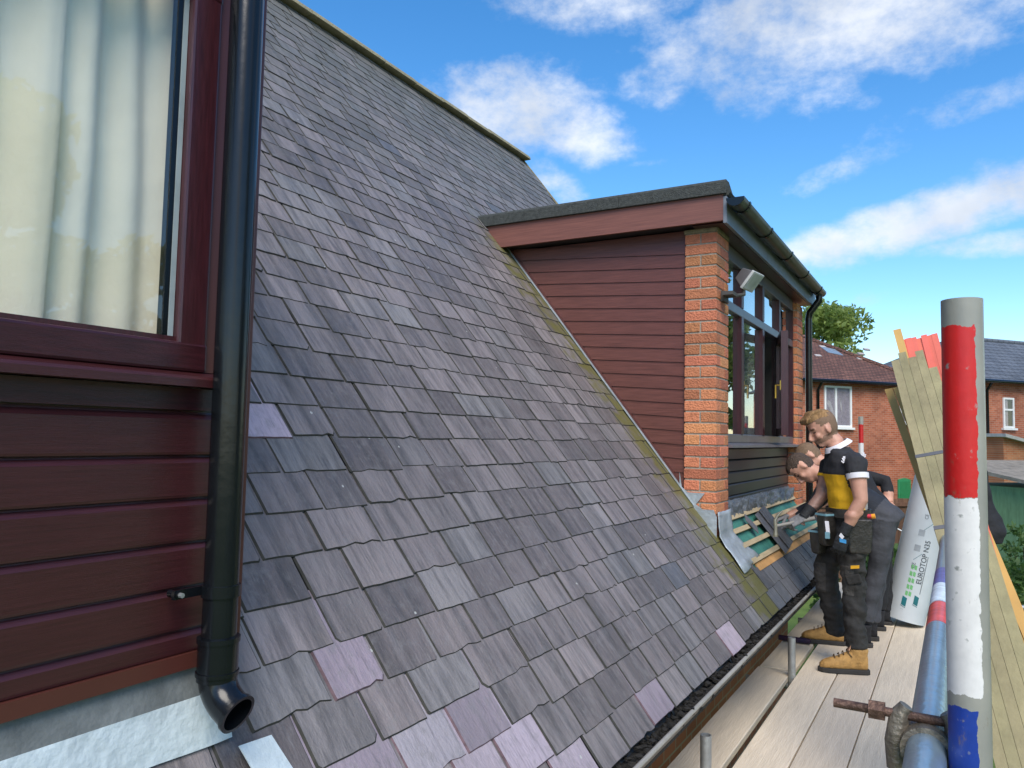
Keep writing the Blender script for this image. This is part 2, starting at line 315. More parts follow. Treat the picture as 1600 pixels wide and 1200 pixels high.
# ------------------------------------------------------------------ the setting: ground
GZ = -3.1
BZ = -1.54      # walking level of the scaffold boards
M_GRASS = mat('lawn_grass', (.07, .13, .022), .95, .3, 3, col2=(.13, .20, .04), bump=1, bscale=40)
g = MB(); g.add([(-300, -300, GZ), (600, -300, GZ), (600, 300, GZ), (-300, 300, GZ)], [(0, 1, 2, 3)])
tag(obj('ground', g, M_GRASS, smooth=False), kind='structure')

# ------------------------------------------------------------------ main house and its slate roof
TH = math.atan(1.274); CT, ST = math.cos(TH), math.sin(TH); EY, EZ = 1.028, -1.068   # eaves line
UPS = Vector((0, CT, ST)); NRM = Vector((0, -ST, CT))
def RP(x, s, h=0): return Vector((x, EY, EZ))+UPS*s+NRM*h
SR = (4.47-EY)/CT       # ridge slope length
RX0, RX1 = -2.5, 7.82
house = thing('house', 'brick house with steep old slate roof beside the scaffold', 'house', (3, 4.4, GZ))
M_HB = brick_mat('house_brick', (1, 0), (.24, .075, .04), (.32, .11, .06), (.25, .22, .18))
w = MB(); w.box((-3, 1.56, GZ), (8.55, 7.7, EZ-.02)); w.prism([(RX1-.12, 1.30, EZ-.1), (RX1-.12, 7.6, EZ-.1), (RX1-.12, 4.47, 3.2)], (.08, 0, 0))
obj('wall', w, M_HB, house, smooth=False)
dk = MB()
dk.prism([RP(RX0, 0, -.03), RP(RX1, 0, -.03), RP(RX1, SR, -.03), RP(RX0, SR, -.03)], NRM*.028)
dk.prism([RP(RX1, 0, -.03), RP(8.5, 0, -.03), RP(8.5, .55, -.03), RP(RX1, .55, -.03)], NRM*.028)
bk = Vector((0, 4.47, 3.32))
dk.prism([(RX0, 4.47, 3.30), (RX1, 4.47, 3.30), (RX1, 7.9, -1.0), (RX0, 7.9, -1.0)], (0, .02, .03))
roof = obj('roof', dk, M_DECK, house, smooth=False)
# slate pieces: 36 shared shapes
SL_W = [.185+.0085*i for i in range(13)]
def slate_mesh(wd, k, m):
    rn = random.Random(k*31+int(wd*1e4)); g = .0022; t = .0046; Ln = .30
    pts = [(-wd/2+g, Ln), (-wd/2+g, .10)]
    ch = rn.random()
    bl = rn.uniform(.006, .02) if ch < .16 else .002; br = rn.uniform(.006, .022) if .10 < ch < .24 else .002
    pts += [(-wd/2+g+rn.uniform(-.0008, .001), bl), (-wd/2+g+bl*.9, rn.uniform(-.001, .001))]
    for q in range(1, 6): pts.append((-wd/2+wd*q/6+rn.uniform(-.01, .01), rn.uniform(-.0011, .0011)-(.003 if rn.random() < .04 else 0)+(.008 if rn.random() < .03 else 0)))
    pts += [(wd/2-g-br*.9, rn.uniform(-.001, .001)), (wd/2-g-rn.uniform(-.0008, .001), br), (wd/2-g, .10), (wd/2-g, Ln)]
    n = len(pts); v = [(x, y, 0) for x, y in pts]+[(x*(1-.006/wd*2)if i not in (0, n-1) else x, y+(.003 if 1 < i < n-2 else 0), t) for i, (x, y) in enumerate(pts)]
    f = [tuple(range(n)), tuple(range(2*n-1, n-1, -1))]+[(i, n+i, n+(i+1) % n, (i+1) % n) for i in range(n)]
    me = bpy.data.meshes.new('slate'); me.from_pydata(v, [], f); me.materials.append(m); me.materials.append(M_EDGE if m is not M_PURPLE else M_PEDGE); me.polygons.foreach_set('material_index', [0, 0]+[1]*n); me.update(); return me
SL = {m.name: [[slate_mesh(wd, k, m) for k in range(4)] for wd in SL_W] for m in (M_SLATE, M_PURPLE, M_DARKSLATE)}
GAUGE = .135
slates = []
def dormer_gap(x, s):     # where no slate lies
    p = RP(x, s)
    if x < 1.17 and p.y > 1.325: return True                       # near dormer
    if 5.10 < x < 8.45 and p.y > 1.30 and p.z < 1.52: return True   # far dormer
    if x > 5.30 and s > .17 and p.z < 1.52: return True             # stripped patch
    return x > RX1-.02 and s > .5
PURPLE = [(600, 1060), (745, 1100), (665, 1150), (815, 1140), (740, 1190), (1015, 1085), (1145, 975), (405, 655), (560, 1199), (870, 1199)]
rs = random.Random(11)
row = 0; s = -.03
while s < SR-.1:
    x = RX0+rs.uniform(0, .2); gauge = GAUGE*(1.0 if s < 3 else .93)
    if s < 1.6: x = .2+rs.uniform(0, .2)
    while x < 8.4:
        wi = min(12, max(0, int(rs.gauss(6.4, 2.8)))); wd = SL_W[wi]; xc = x+wd/2
        if not dormer_gap(xc, s+.05) and not (xc+wd/2 > RX1+.04 and s > .5):
            slates.append([xc, s+rs.gauss(0, .004), wi, rs.randrange(4), rs.gauss(0, .006), rs.uniform(0, .003), row])
        x += wd+.002
    s += gauge; row += 1
def slate_matrix(d):
    xc, s, wi, k, yaw, lift, r = d
    tilt = math.atan2(.0105, .30)
    return Matrix.Translation(RP(xc, s, .0105+lift)) @ Matrix.Rotation(TH-tilt, 4, 'X') @ Matrix.Rotation(yaw, 4, 'Z') @ Matrix.Diagonal((1, .52 if xc > 5.30 and s < .3 else 1, 1, 1))
def slate_px(d):
    p = RP(d[0], d[1]+.065); c = proj(p)
    if c[2] < .3 or not (-60 < c[0] < 1660 and -60 < c[1] < 1260): return 0
    v = Vector(p).normalized(); return abs(v.dot(NRM))/c[2]**2*SL_W[d[2]]
slates.sort(key=slate_px, reverse=True)
rest = {}
for i, d in enumerate(slates):
    m = M_SLATE
    u, v, _ = proj(RP(d[0], d[1]+.07, .02)); half = SL_W[d[2]]/2
    for (a, b) in PURPLE:
        q = pP(a, b, RP(0, 0, .02), NRM)
        if abs(q.x-d[0]) < half and 0 <= (q-RP(0, d[1], .02)).dot(UPS) < GAUGE: m = M_PURPLE
    if d[0] > 5.30 and d[1] < .3: m = M_DARKSLATE
    if rs.random() < .012: m = M_DARKSLATE
    me = SL[m.name][d[2]][d[3]]; MT = slate_matrix(d)
    if i < 290:
        o = bpy.data.objects.new('slate', me); COL.objects.link(o); o.parent = roof
        o.matrix_local = Matrix.Translation(-wloc(roof)) @ MT
    else:
        rb = rest.setdefault(m.name, (MB(), m))[0]; rb.add([MT @ v.co for v in me.vertices], [tuple(me.polygons[q].vertices) for q in (0, 1)]); rest.setdefault('edge', (MB(), M_EDGE))[0].add([MT @ v.co for v in me.vertices], [tuple(p.vertices) for p in me.polygons][2:])
mb = MB(); mlist = []
for nme, (rb, m) in rest.items(): mb.add(rb.v, rb.f, len(mlist)); mlist.append(m)
tag(obj('remaining_slates', mb, mlist, roof, smooth=False, fixn=False), kind='stuff')
# ridge tiles
x = RX0
while x < RX1-.05:
    x1 = min(x+.45, RX1+.03); t = MB(); dz = rs.uniform(-.006, .006); rr = []
    for xx in (x+.004, x1-.004):
        rr.append([(xx, 4.47+.12*math.cos(a)*1.0, 3.29+dz+.075*math.sin(a)) for a in [math.pi*k/8 for k in range(9)]]+[(xx, 4.47-.11, 3.285+dz), (xx, 4.47+.11, 3.285+dz)])
    t.loft(rr); obj('ridge_tile', t, M_RIDGE, roof); x = x1
vg = MB(); vg.prism([RP(RX1+.005, .6, -.06), RP(RX1+.005, SR, -.06), RP(RX1+.005, SR, .012), RP(RX1+.005, .6, .012)], (.03, 0, 0)); obj('verge_board', vg, M_RIDGE, roof, smooth=False)
# eaves gutter with debris
gt = MB(); gc = Vector((0, .985, -1.085)); prof = []
for a in [math.pi*k/10 for k in range(11)]: prof.append((gc.y+.056*math.cos(a), gc.z-.058*math.sin(a)))
inn = [(gc.y+.052*math.cos(a), gc.z-.053*math.sin(a)) for a in [math.pi*k/10 for k in range(10, -1, -1)]]
gt.loft([[(x, y, z) for y, z in prof+inn] for x in (0.2, 8.5)]); gut = obj('gutter', gt, M_GUTTER, house)
rim = MB(); rim.tube([(.2, .929, -1.083), (8.5, .929, -1.083)], .009, 8); obj('gutter_rim', rim, mat('grey_gutter_rim', (.30, .28, .25), .5), gut)
db = MB(); r2 = random.Random(5)
for i in range(700):
    c = Vector((r2.uniform(1.0, 8.3), .985+r2.uniform(-.042, .04), -1.118+r2.uniform(0, .02))); q = r2.uniform(.004, .014)
    db.obox(c, Vector((q, r2.uniform(-q, q), 0)), Vector((r2.uniform(-.3, .3)*q, q*.7, q*.3)), Vector((0, -q*.3, q*.5)))
db.box((.25, .945, -1.14), (8.45, 1.03, -1.122)); tag(obj('leaf_debris', db, M_DEBRIS, gut), kind='stuff')
for x in [1.3+.9*k for k in range(8)]:
    t = MB(); t.tube([(x, 1.045, -1.05), (x, .985, -1.148), (x, .928, -1.09), (x, .93, -1.07)], .007, 8); obj('gutter_bracket', t, M_BLACK, gut)
so_ = MB(); so_.box((-1, 1.066, -1.235), (8.5, 1.555, -1.215)); obj('shade_soffit_board', so_, M_GREYPANEL, house, smooth=False)  # unseen board added, with the set-back wall, to shade the strip below the gutter
sf = MB(); sf.box((-1, 1.045, -1.24), (8.5, 1.065, -1.07)); obj('fascia_board', sf, M_GREYPANEL, house, smooth=False)

# ------------------------------------------------------------------ near dormer (left)
D = 1.36
nd = thing('dormer', 'near dormer at left with rosewood cladding and cream curtains in its window', 'dormer', (.2, D, -.48))
cx1 = 1.165
core = MB(); core.box((-2.2, D+.028, -.9), (cx1-.01, D+.05, .04)); core.box((-2.2, D+.028, 1.22), (cx1-.01, D+.05, 1.7)); core.box((cx1-.05, D+.03, -.6), (cx1-.01, 3.3, 1.7)); core.box((-2.2, D+.06, 1.5), (cx1-.01, 3.3, 1.72))
obj('wall', core, M_ROSE_D, nd, smooth=False)
zs = [.036, -.053, -.140, -.229, -.318, -.404, -.452]
clad = MB(); clad.box((-2.2, D+.015, -.455), (cx1, D+.027, .05)); cl_o = obj('cladding', clad, M_ROSE_D, nd, smooth=False)
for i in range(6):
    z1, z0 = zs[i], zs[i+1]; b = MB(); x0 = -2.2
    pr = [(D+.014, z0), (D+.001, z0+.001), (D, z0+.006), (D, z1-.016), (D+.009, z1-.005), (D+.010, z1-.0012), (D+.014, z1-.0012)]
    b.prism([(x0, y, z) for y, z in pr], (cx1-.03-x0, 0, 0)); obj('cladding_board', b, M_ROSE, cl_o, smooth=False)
t = MB(); t.box((-2.2, D-.008, -.484), (cx1-.03, D+.012, -.453)); obj('base_trim', t, M_TRIM, nd, smooth=False)
t = MB(); t.box((cx1-.029, D-.012, -.50), (cx1+.012, D+.02, 1.7)); t.box((cx1+.0, D+.02, -.5), (cx1+.012, D+.06, 1.7)); bevel(obj('corner_trim', t, M_TRIM, nd, smooth=False), .003)
# window of the near dormer
M_BEAD = mat('grey_glazing_bead', (.30, .34, .35), .4)
wn = MB(); y0, y1 = D-.012, D+.05
GX0, GX1, GZ0, GZ1 = -.6, .99, .178, .905
def frame_bar(mb, a, b): mb.box(a, b)
wn.box((-1.6, y0, GZ0-.062), (GX1+.07, y1, GZ0-.002)); wn.box((-1.6, y0, GZ1+.002), (GX1+.07, y1, GZ1+.075))
wf = obj('window', wn, M_ROSE_D, nd, smooth=False); bevel(wf, .006, 2)
t = MB(); t.box((GX1, y0+.0015, GZ0-.058), (GX1+.069, y1+.002, GZ1+.07)); bevel(obj('jamb', t, M_ROSE_V, wf, smooth=False), .006, 2)
t = MB(); t.box((GX1+.0695, y0+.012, .118), (cx1-.030, y1, 1.7)); obj('outer_jamb', t, M_TRIM, wf, smooth=False)
for a, b in (((GX0-1, D+.004, GZ0-.001), (GX1+.002, D+.02, GZ0+.008)), ((GX1-.012, D+.006, GZ0), (GX1-.001, D+.024, GZ1))):
    t = MB(); t.box(a, b); obj('glazing_bead', t, M_BEAD if a[0] > 0 else M_ROSE_V, wf, smooth=False)
t = MB(); t.box((GX1-.024, D+.008, GZ0), (GX1-.0125, D+.026, GZ1)); obj('spacer_bar', t, M_BLACK, wf, smooth=False)
t = MB(); t.box((-1.6, D+.010, GZ0-.001), (GX1-.002, D+.014, GZ1+.003)); obj('pane', t, M_GLASS, wf, smooth=False)
sl = MB(); sl.prism([(-2.2, y0-.030, .085), (-2.2, y0-.030, .1), (-2.2, y0-.026, .106), (-2.2, y0+.01, .1165), (-2.2, y1, .1165), (-2.2, y1, .085)], (2.2+1.09, 0, 0)); obj('sill', sl, M_ROSE, wf, smooth=False)
t = MB(); t.box((-2.2, D-.004, .0385), (1.085, D+.02, .083)); obj('sill_trim', t, M_ROSE_D, wf, smooth=False)
cu = MB(); nx = 300; rc = random.Random(3); rows = [GZ0-.05+i*(GZ1-GZ0+.25)/24 for i in range(25)]
ph = [rc.uniform(0, 6) for _ in range(6)]
for z in rows:
    for i in range(nx+1):
        x = -1.4+i*(GX1+.02+1.4)/nx; tt = (z-GZ0)
        w_ = x*30+ph[0]+1.1*math.sin(x*7+ph[1]); fold = .060*(abs(math.sin(w_*.5))**.6-.6)+.007*math.sin(w_*2.3)+.013*math.sin(x*71+ph[2]+tt*.6)+.008*math.sin(x*17+tt*2.2)
        cu.v.append((x+.012*math.sin(tt*3+x*8), D+.082+fold+.006*noise.noise(Vector((x*9, z*5, 1))), z))
for j in range(24):
    for i in range(nx): k = j*(nx+1)+i; cu.f.append((k, k+1, k+nx+2, k+nx+1)); cu.m.append(0)
cur = obj('curtain', cu, M_CURTAIN, smooth='all'); cur.modifiers.new('th', 'SOLIDIFY').thickness = .003
tag(cur, 'pleated cream curtain hanging behind the near window pane', 'curtain')
rm = MB(); rm.add([(-2.1, D+.055, -.1), (cx1-.06, D+.055, -.1), (cx1-.06, 2.6, -.1), (-2.1, 2.6, -.1), (-2.1, D+.055, 1.45), (cx1-.06, D+.055, 1.45), (cx1-.06, 2.6, 1.45), (-2.1, 2.6, 1.45)], [(0, 1, 2, 3), (4, 5, 6, 7), (2, 3, 7, 6), (1, 2, 6, 5), (0, 3, 7, 4)])
obj('room_lining', rm, M_WHITE, nd, smooth=False)
# lead apron under the near dormer
ap = MB(); n = 60; top = []; mid = []; low = []
ra = random.Random(2)
for i in range(n+1):
    x = -.9+i*(1.155+.9)/n; j = .012*noise.noise(Vector((x*5, 0, 0)))
    top.append((x, D+.012, -.478)); mid.append((x, D-.004, -.590+j*.6))
    q = RP(x, 0); sv = (1.398-EY)/CT + .030*noise.noise(Vector((x*3.3, 2, 0)))-.02
    low.append(tuple(RP(x, sv-.055, .020)))
mid = [tuple(RP(v[0], (D-.006-EY)/CT+.055, .03)) for v in mid]
mid2 = [(v[0], D-.006, -.545) for v in mid]
ap.v = top+mid2+low
for r_ in range(2):
    for i in range(n): k = r_*(n+1)+i; ap.f.append((k, k+1, k+n+2, k+n+1)); ap.m.append(r_)
apo = obj('lead_apron', ap, [mat('dull_lead', (.14, .15, .15), .6, .3, 12, bump=.2), M_LEADWHITE], nd, smooth=False); apo.modifiers.new('th', 'SOLIDIFY').thickness = .004
sp = MB(); q0 = [(1.150, .435), (1.235, .43), (1.262, .30), (1.175, .275)]
sp.prism([RP(a, b+.06, .032) for a, b in q0], NRM*.003); tag(obj('lead_slip', sp, M_LEADWHITE, nd, smooth=False))
# downpipe and shoe
px_, py_ = 1.075, 1.293
dp = thing('downpipe', 'glossy black downpipe with open shoe on the near dormer corner', 'downpipe', (px_, py_, -.6))
t = MB(); t.tube([(px_, py_, -.44), (px_, py_, 1.75)], .034, 32); obj('pipe', t, M_BLACK, dp)
t = MB(); t.pipe([(px_, py_, -.50), (px_, py_, -.42)], .034, .0395, 32); t.pipe([(px_, py_, -.425), (px_, py_, -.415)], .034, .042, 32); t.pipe([(px_, py_, -.49), (px_, py_, -.482)], .034, .042, 32); obj('socket', t, M_BLACK, dp)
dv = Vector((.08, -.85, -.38)).normalized(); p0 = Vector((px_, py_, -.485)); pts = []
for k in range(9):
    a = k/8; pts.append(p0+Vector((0, 0, -.06))*a*(1.6-a*.8)+dv*(.062*a*a))
t = MB(); t.pipe(pts, .0335, .037, 32); t.pipe([pts[-1]-dv*.006, pts[-1]+dv*.003], .0335, .0405, 32); obj('shoe', t, M_BLACK, dp)
t = MB(); t.pipe([(px_, py_, -.335), (px_, py_, -.312)], .034, .038, 32); t.obox((px_-.055, py_+.028, -.323), (.035, 0, 0), (0, .004, 0), (0, 0, .009)); t.tube([(px_-.08, py_+.02, -.323), (px_-.08, py_+.05, -.323)], .008, 10); obj('clip', t, M_BLACK, dp)
t = MB(); t.tube([(px_-.08, py_+.012, -.323), (px_-.08, py_+.02, -.323)], .005, 8); obj('screw', t, M_GALV, dp)

# ------------------------------------------------------------------ far dormer
fd = thing('dormer', 'far flat-roofed dormer with orange brick piers and open window', 'dormer', (6.7, 1.5, -.6))
def pier(x0, x1, y0, y1, z0, z1, first):
    core = MB(); core.box((x0+.006, y0+.006, z0), (x1-.006, y1-.006, z1)); po = obj('pier', core, M_MORTAR, fd, smooth=False)
    z = z0; c = 0; H = .065; wx, wy = x1-x0, y1-y0; h2 = (wy-.01)/2
    while z < z1-.03:
        hh = min(H, z1-z)
        A = [((0, 0), (.1025, wy)), ((.1125, 0), (wx, h2)), ((.1125, h2+.01), (wx, wy))] if c % 2 == 0 else [((0, 0), (.2105, h2)), ((0, h2+.01), (.2105, wy)), ((.2205, 0), (wx, wy))]
        for (a, b), (a2, b2) in A:
            j = [rs.uniform(-.0015, .0015) for _ in range(2)]
            t = MB(); t.box((x0+a+j[0]*.5, y0+b+j[1]*.5, z+.001), (x0+a2+j[0]*.5, y0+b2+j[1]*.5, z+hh)); o = obj('brick', t, M_BRICK, po, smooth=False); bevel(o, .003, 1)
        z += .075; c += 1
    return po
p1 = pier(5.02, 5.33, 1.36, 1.575, -.71, 1.385, True)
p2 = pier(8.0, 8.31, 1.36, 1.575, -.71, 1.385, False)
t = MB(); t.box((5.015, 1.355, 1.386), (5.335, 1.58, 1.412)); obj('pier_cap', t, mat('mossy_stone', (.24, .20, .13), .95, .3, 30, bump=.6), fd, smooth=False)
# body, side cladding (its boards fall slightly to the front)
body = MB()
def zroof(y): return EZ+(y-EY)*1.274
body.prism([(5.062, 1.58, zroof(1.58)-.1), (5.062, 1.58, 1.40), (5.062, 3.25, 1.40), (5.062, 3.25, zroof(3.25)-.15)], (.03, 0, 0))
body.box((5.35, 1.50, -.7), (8.0, 1.52, -.03)); body.box((8.29, 1.58, -1), (8.31, 3.2, 1.4))
obj('wall', body, M_ROSE_D, fd, smooth=False)
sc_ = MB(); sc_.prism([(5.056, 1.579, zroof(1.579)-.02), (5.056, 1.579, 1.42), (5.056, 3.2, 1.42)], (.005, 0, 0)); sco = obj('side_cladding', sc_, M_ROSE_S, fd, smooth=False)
zb = 1.256+.0; k = 0; sl_ = .062
def ytri(z0, fall):   # y where a line z0+fall*(y-1.578) meets the roof plane
    return (z0-fall*1.578-EZ+EY*1.274)/(1.274-fall)
z = 1.256+.0925
PITCH = .0925
while z > -.36:
    z0 = z-PITCH; ya, yb = ytri(z0, sl_)-.01, ytri(z, sl_)-.01
    if ya > 1.60:
        def L(y, zz, x): return (x, y, zz+sl_*(y-1.578))
        g1 = .013
        yb2 = ytri(z-g1, sl_)-.01
        pts = [L(1.579, z0+.001, 5.042), L(ya, z0+.001, 5.042), L(yb2, z-g1, 5.042), L(1.579, z-g1, 5.042)]
        b = MB(); b.prism(pts, (.012, 0, 0)); b.prism([L(1.579, z-g1+.0005, 5.0485), L(yb2, z-g1+.0005, 5.0485), L(yb, z-.001, 5.0485), L(1.579, z-.001, 5.0485)], (.006, 0, 0))
        obj('cladding_board', b, M_ROSE_S, sco, smooth=False)
    z -= PITCH
t = MB(); t.prism([(5.03, 1.6, zroof(1.6)+.02), (5.03, 1.6, zroof(1.6)+.055), (5.03, 3.1, zroof(3.1)+.055), (5.03, 3.1, zroof(3.1)+.02)], (.012, 0, 0)); obj('bottom_trim', t, M_TRIM, fd, smooth=False)
t = MB(); t.prism([(5.00, 1.5, zroof(1.5)+.03), (5.00, 1.5, zroof(1.5)+.036), (5.00, 3.1, zroof(3.1)+.036), (5.00, 3.1, zroof(3.1)+.03)], (.03, 0, 0)); obj('soaker', t, M_LEAD, fd, smooth=False)
# roof slab, fascias, felt kerb
t = MB(); t.box((4.92, 1.29, 1.43), (8.5, 3.2, 1.60)); fro = obj('flat_roof', t, M_GREYPANEL, fd, smooth=False)
t = MB(); t.box((4.896, 1.285, 1.418), (4.919, 3.14, 1.588)); obj('side_fascia', t, M_FASCIA, fd, smooth=False)
t = MB(); t.box((4.896, 1.262, 1.40), (8.5, 1.284, 1.575)); obj('front_fascia', t, mat('grey_fascia', (.16, .17, .19), .4), fd, smooth=False)
t = MB(); t.box((4.94, 1.30, 1.412), (8.3, 1.50, 1.424)); obj('soffit', t, M_ROSE_D, fd, smooth=False)
xs = [1.262, 2.0, 2.75, 3.25]
for a, b in zip(xs, xs[1:]):
    t = MB(); t.prism([(4.872, a+.002, 1.59), (4.872, a+.002, 1.665), (4.885, a+.002, 1.682), (4.96, a+.002, 1.684), (5.1, a+.002, 1.61), (4.9, a+.002, 1.59)], (0, b-a-.004, 0)); obj('felt_kerb', t, M_FELT, fro, smooth=False)
t = MB(); t.prism([(4.90, 1.255, 1.58), (4.90, 1.24, 1.60), (4.90, 1.30, 1.672), (4.90, 1.5, 1.625), (4.90, 1.5, 1.60)], (3.6, 0, 0)); obj('front_felt', t, M_FELT, fro, smooth=False)
# gutter of far dormer
t = MB(); gy, gz = 1.198, 1.545
pr = [(gy+.058*math.cos(a), gz-.055*math.sin(a)) for a in [math.pi*k/10 for k in range(11)]]; pi_ = [(gy+.054*math.cos(a), gz-.050*math.sin(a)) for a in [math.pi*k/10 for k in range(10, -1, -1)]]
t.loft([[(x, y, z) for y, z in pr+pi_] for x in (4.86, 8.4)]); g2 = obj('gutter', t, mat('grimy_gutter', (.05, .052, .045), .3, .5, 9), fd)
for xe in (4.85, 8.395): t = MB(); t.prism([(xe, y, z) for y, z in pr], (.012, 0, 0)); obj('end_cap', t, M_BLACK, g2, smooth=False)
for x in (5.0, 5.7, 6.5, 7.3, 8.1):
    t = MB(); t.loft([[(xx, gy+r_*math.cos(a), gz-.003-r_*.96*math.sin(a)) for a in [-.15+(math.pi+.3)*k/10 for k in range(11)] for r_ in (.0625,)]+[(xx, gy+.057*math.cos(a), gz-.003-.054*math.sin(a)) for a in [-.15+(math.pi+.3)*k/10 for k in range(10, -1, -1)]] for xx in (x, x+.035)]); obj('gutter_bracket', t, M_BLACK, g2)
t = MB(); t.tube([(8.30, 1.198, 1.49), (8.30, 1.198, 1.44), (8.30, 1.29, 1.32), (8.30, 1.30, 1.25), (8.30, 1.30, -.75)], .034, 20); obj('downpipe', t, M_BLACK, fd)
# far dormer window
FY = 1.43
XM = [5.34, 5.90, 6.63, 7.33, 7.995]
fw = MB(); fw.box((5.331, FY-.03, -.02), (7.999, FY+.04, .045)); fw.box((5.331, FY-.03, 1.30), (7.999, FY+.04, 1.411)); fw.box((5.331, FY-.028, .935), (7.999, FY+.038, 1.005))
wfo = obj('window', fw, mat('greyish_rosewood', (.09, .085, .10), .3), fd, smooth=False); bevel(wfo, .006)
for i, x in enumerate(XM):
    wdt = .03 if i in (0, 4) else .036
    for za, zc in ((.0455, .9345), (1.0055, 1.2995)):
        t = MB(); t.box((max(x-wdt, 5.332), FY-.033, za), (min(x+wdt, 7.998), FY+.036, zc)); obj('mullion', t, M_ROSE_V, wfo, smooth=False)
for i in range(4):
    for za, zc in ((.046, .934), (1.006, 1.299)):
        if i == 2 and za < .5: continue
        t = MB(); t.box((XM[i]+.037, FY, za), (XM[i+1]-.037, FY+.006, zc)); obj('pane', t, M_GLASS, wfo, smooth=False)
# open casement, hinged on its far side, swung outwards
hx, hy = 7.29, FY-.03; ang = math.radians(15); dx, dy = -math.cos(ang), -math.sin(ang); Lc = .62
ex = Vector((dx, dy, 0)); nn = Vector((-dy, dx, 0)); base = Vector((hx, hy, 0))
cs = MB()
for a, b, z0, z1 in ((0, .055, .05, .93), (Lc-.055, Lc, .05, .93), (.0555, Lc-.0555, .05, .11), (.0555, Lc-.0555, .87, .93)):
    cs.obox(base+ex*(a+b)/2+Vector((0, 0, (z0+z1)/2)), ex*(b-a)/2, nn*.028, Vector((0, 0, (z1-z0)/2)))
co = obj('casement', cs, M_ROSE_V, fd, smooth=False)
t = MB(); t.obox(base+ex*Lc/2+Vector((0, 0, .49)), ex*(Lc/2-.056), nn*.003, Vector((0, 0, .379))); obj('pane', t, M_GLASS, co, smooth=False)
M_BRASS = mat('brass', (.6, .38, .08), .3, .1, metallic=.8)
t = MB(); hp = base+ex*(Lc-.03)+nn*.03+Vector((0, 0, .47)); t.tube([hp-nn*.06, hp-nn*.10, hp-nn*.10-Vector((0, 0, .11))], .009, 8); t.obox(hp-nn*.062, ex*.012, nn*.004, Vector((0, 0, .04))); obj('handle', t, M_BRASS, co)
cu = MB()
for (xa, xb) in ((6.75, 7.1), (5.42, 5.6)):
    k0 = len(cu.v); n = 40
    for z in (.05, .95, 1.3):
        for i in range(n+1): x = xa+(xb-xa)*i/n; cu.v.append((x, FY+.16+.02*math.sin(x*60), z))
    for j in range(2):
        for i in range(n): k = k0+j*(n+1)+i; cu.f.append((k, k+1, k+n+2, k+n+1)); cu.m.append(0)
cuo = obj('curtain', cu, mat('white_curtain', (.7, .72, .7), .9), smooth='all'); tag(cuo, 'white curtains inside the far dormer window', 'curtain')
t = MB(); t.add([(5.34, FY+.5, -.05), (7.99, FY+.5, -.05), (7.99, FY+.5, 1.4), (5.34, FY+.5, 1.4), (5.34, FY+.05, -.05), (7.99, FY+.05, -.05), (5.34, FY+.05, 1.4), (7.99, FY+.05, 1.4)], [(0, 1, 2, 3), (0, 1, 5, 4), (3, 2, 7, 6), (0, 3, 6, 4), (1, 2, 7, 5)]); obj('room_lining', t, M_INSIDE, fd, smooth=False)
t = MB(); t.prism([(5.332, 1.33, -.052), (5.332, 1.33, -.035), (5.332, 1.40, -.0205), (5.332, 1.5, -.0205), (5.332, 1.5, -.052)], (2.667, 0, 0)); obj('sill', t, mat('grey_sill', (.12, .115, .13), .35), fd, smooth=False)
z = -.054
for i in range(6):
    t = MB(); t.prism([(5.333, 1.462, z-.088), (5.333, 1.45, z-.086), (5.333, 1.45, z-.014), (5.333, 1.46, z-.004), (5.333, 1.475, z-.001), (5.333, 1.475, z-.088)], (2.664, 0, 0)); obj('front_panel', t, M_GREYPANEL, fd, smooth=False); z -= .089
# floodlight on the near pier
fl = thing('floodlight', 'grey floodlight bolted to the near brick pier', 'floodlight', (5.2, 1.34, .98))
hd = Vector((-.15, -.75, -.62)).normalized(); sd_ = Vector((1, -.15, 0)).normalized(); up_ = hd.cross(sd_).normalized(); fc = Vector((5.30, 1.20, 1.09))
t = MB(); a_, b_ = .075, .055
r1 = [fc+sd_*x+up_*y for x, y in ((-.085, -.065), (.085, -.065), (.085, .065), (-.085, .065))]; r0 = [p-hd*.085+(fc-p)*.35 for p in r1]
t.loft([r0, r1]); bevel(obj('housing', t, mat('grey_cast_metal', (.12, .12, .125), .5), fl, smooth=False), .006)
t = MB(); r2_ = [p+hd*.001 for p in r1]; t.loft([[fc+(p-fc)*1.08+hd*.001 for p in r1], [fc+(p-fc)*1.08+hd*.022 for p in r1]]); bevel(obj('bezel', t, mat('pale_grey_bezel', (.45, .46, .44), .5), fl, smooth=False), .004)
t = MB(); t.loft([[fc+(p-fc)*.9+hd*.0235 for p in r1], [fc+(p-fc)*.9+hd*.026 for p in r1]]); obj('glass_front', t, mat('lamp_glass', (.35, .37, .36), .1), fl, smooth=False)
t = MB(); t.tube([(5.17, 1.355, .97), (5.17, 1.29, .97), (5.26, 1.24, .99), fc-hd*.07], .014, 10); t.obox((5.17, 1.345, .965), (.05, 0, 0), (0, .013, 0), (0, 0, .035)); t.obox((5.13, 1.30, .975), (.06, 0, 0), (0, .035, 0), (0, 0, .012)); obj('mount', t, mat('dark_bracket', (.06, .055, .05), .7), fl, smooth=False)

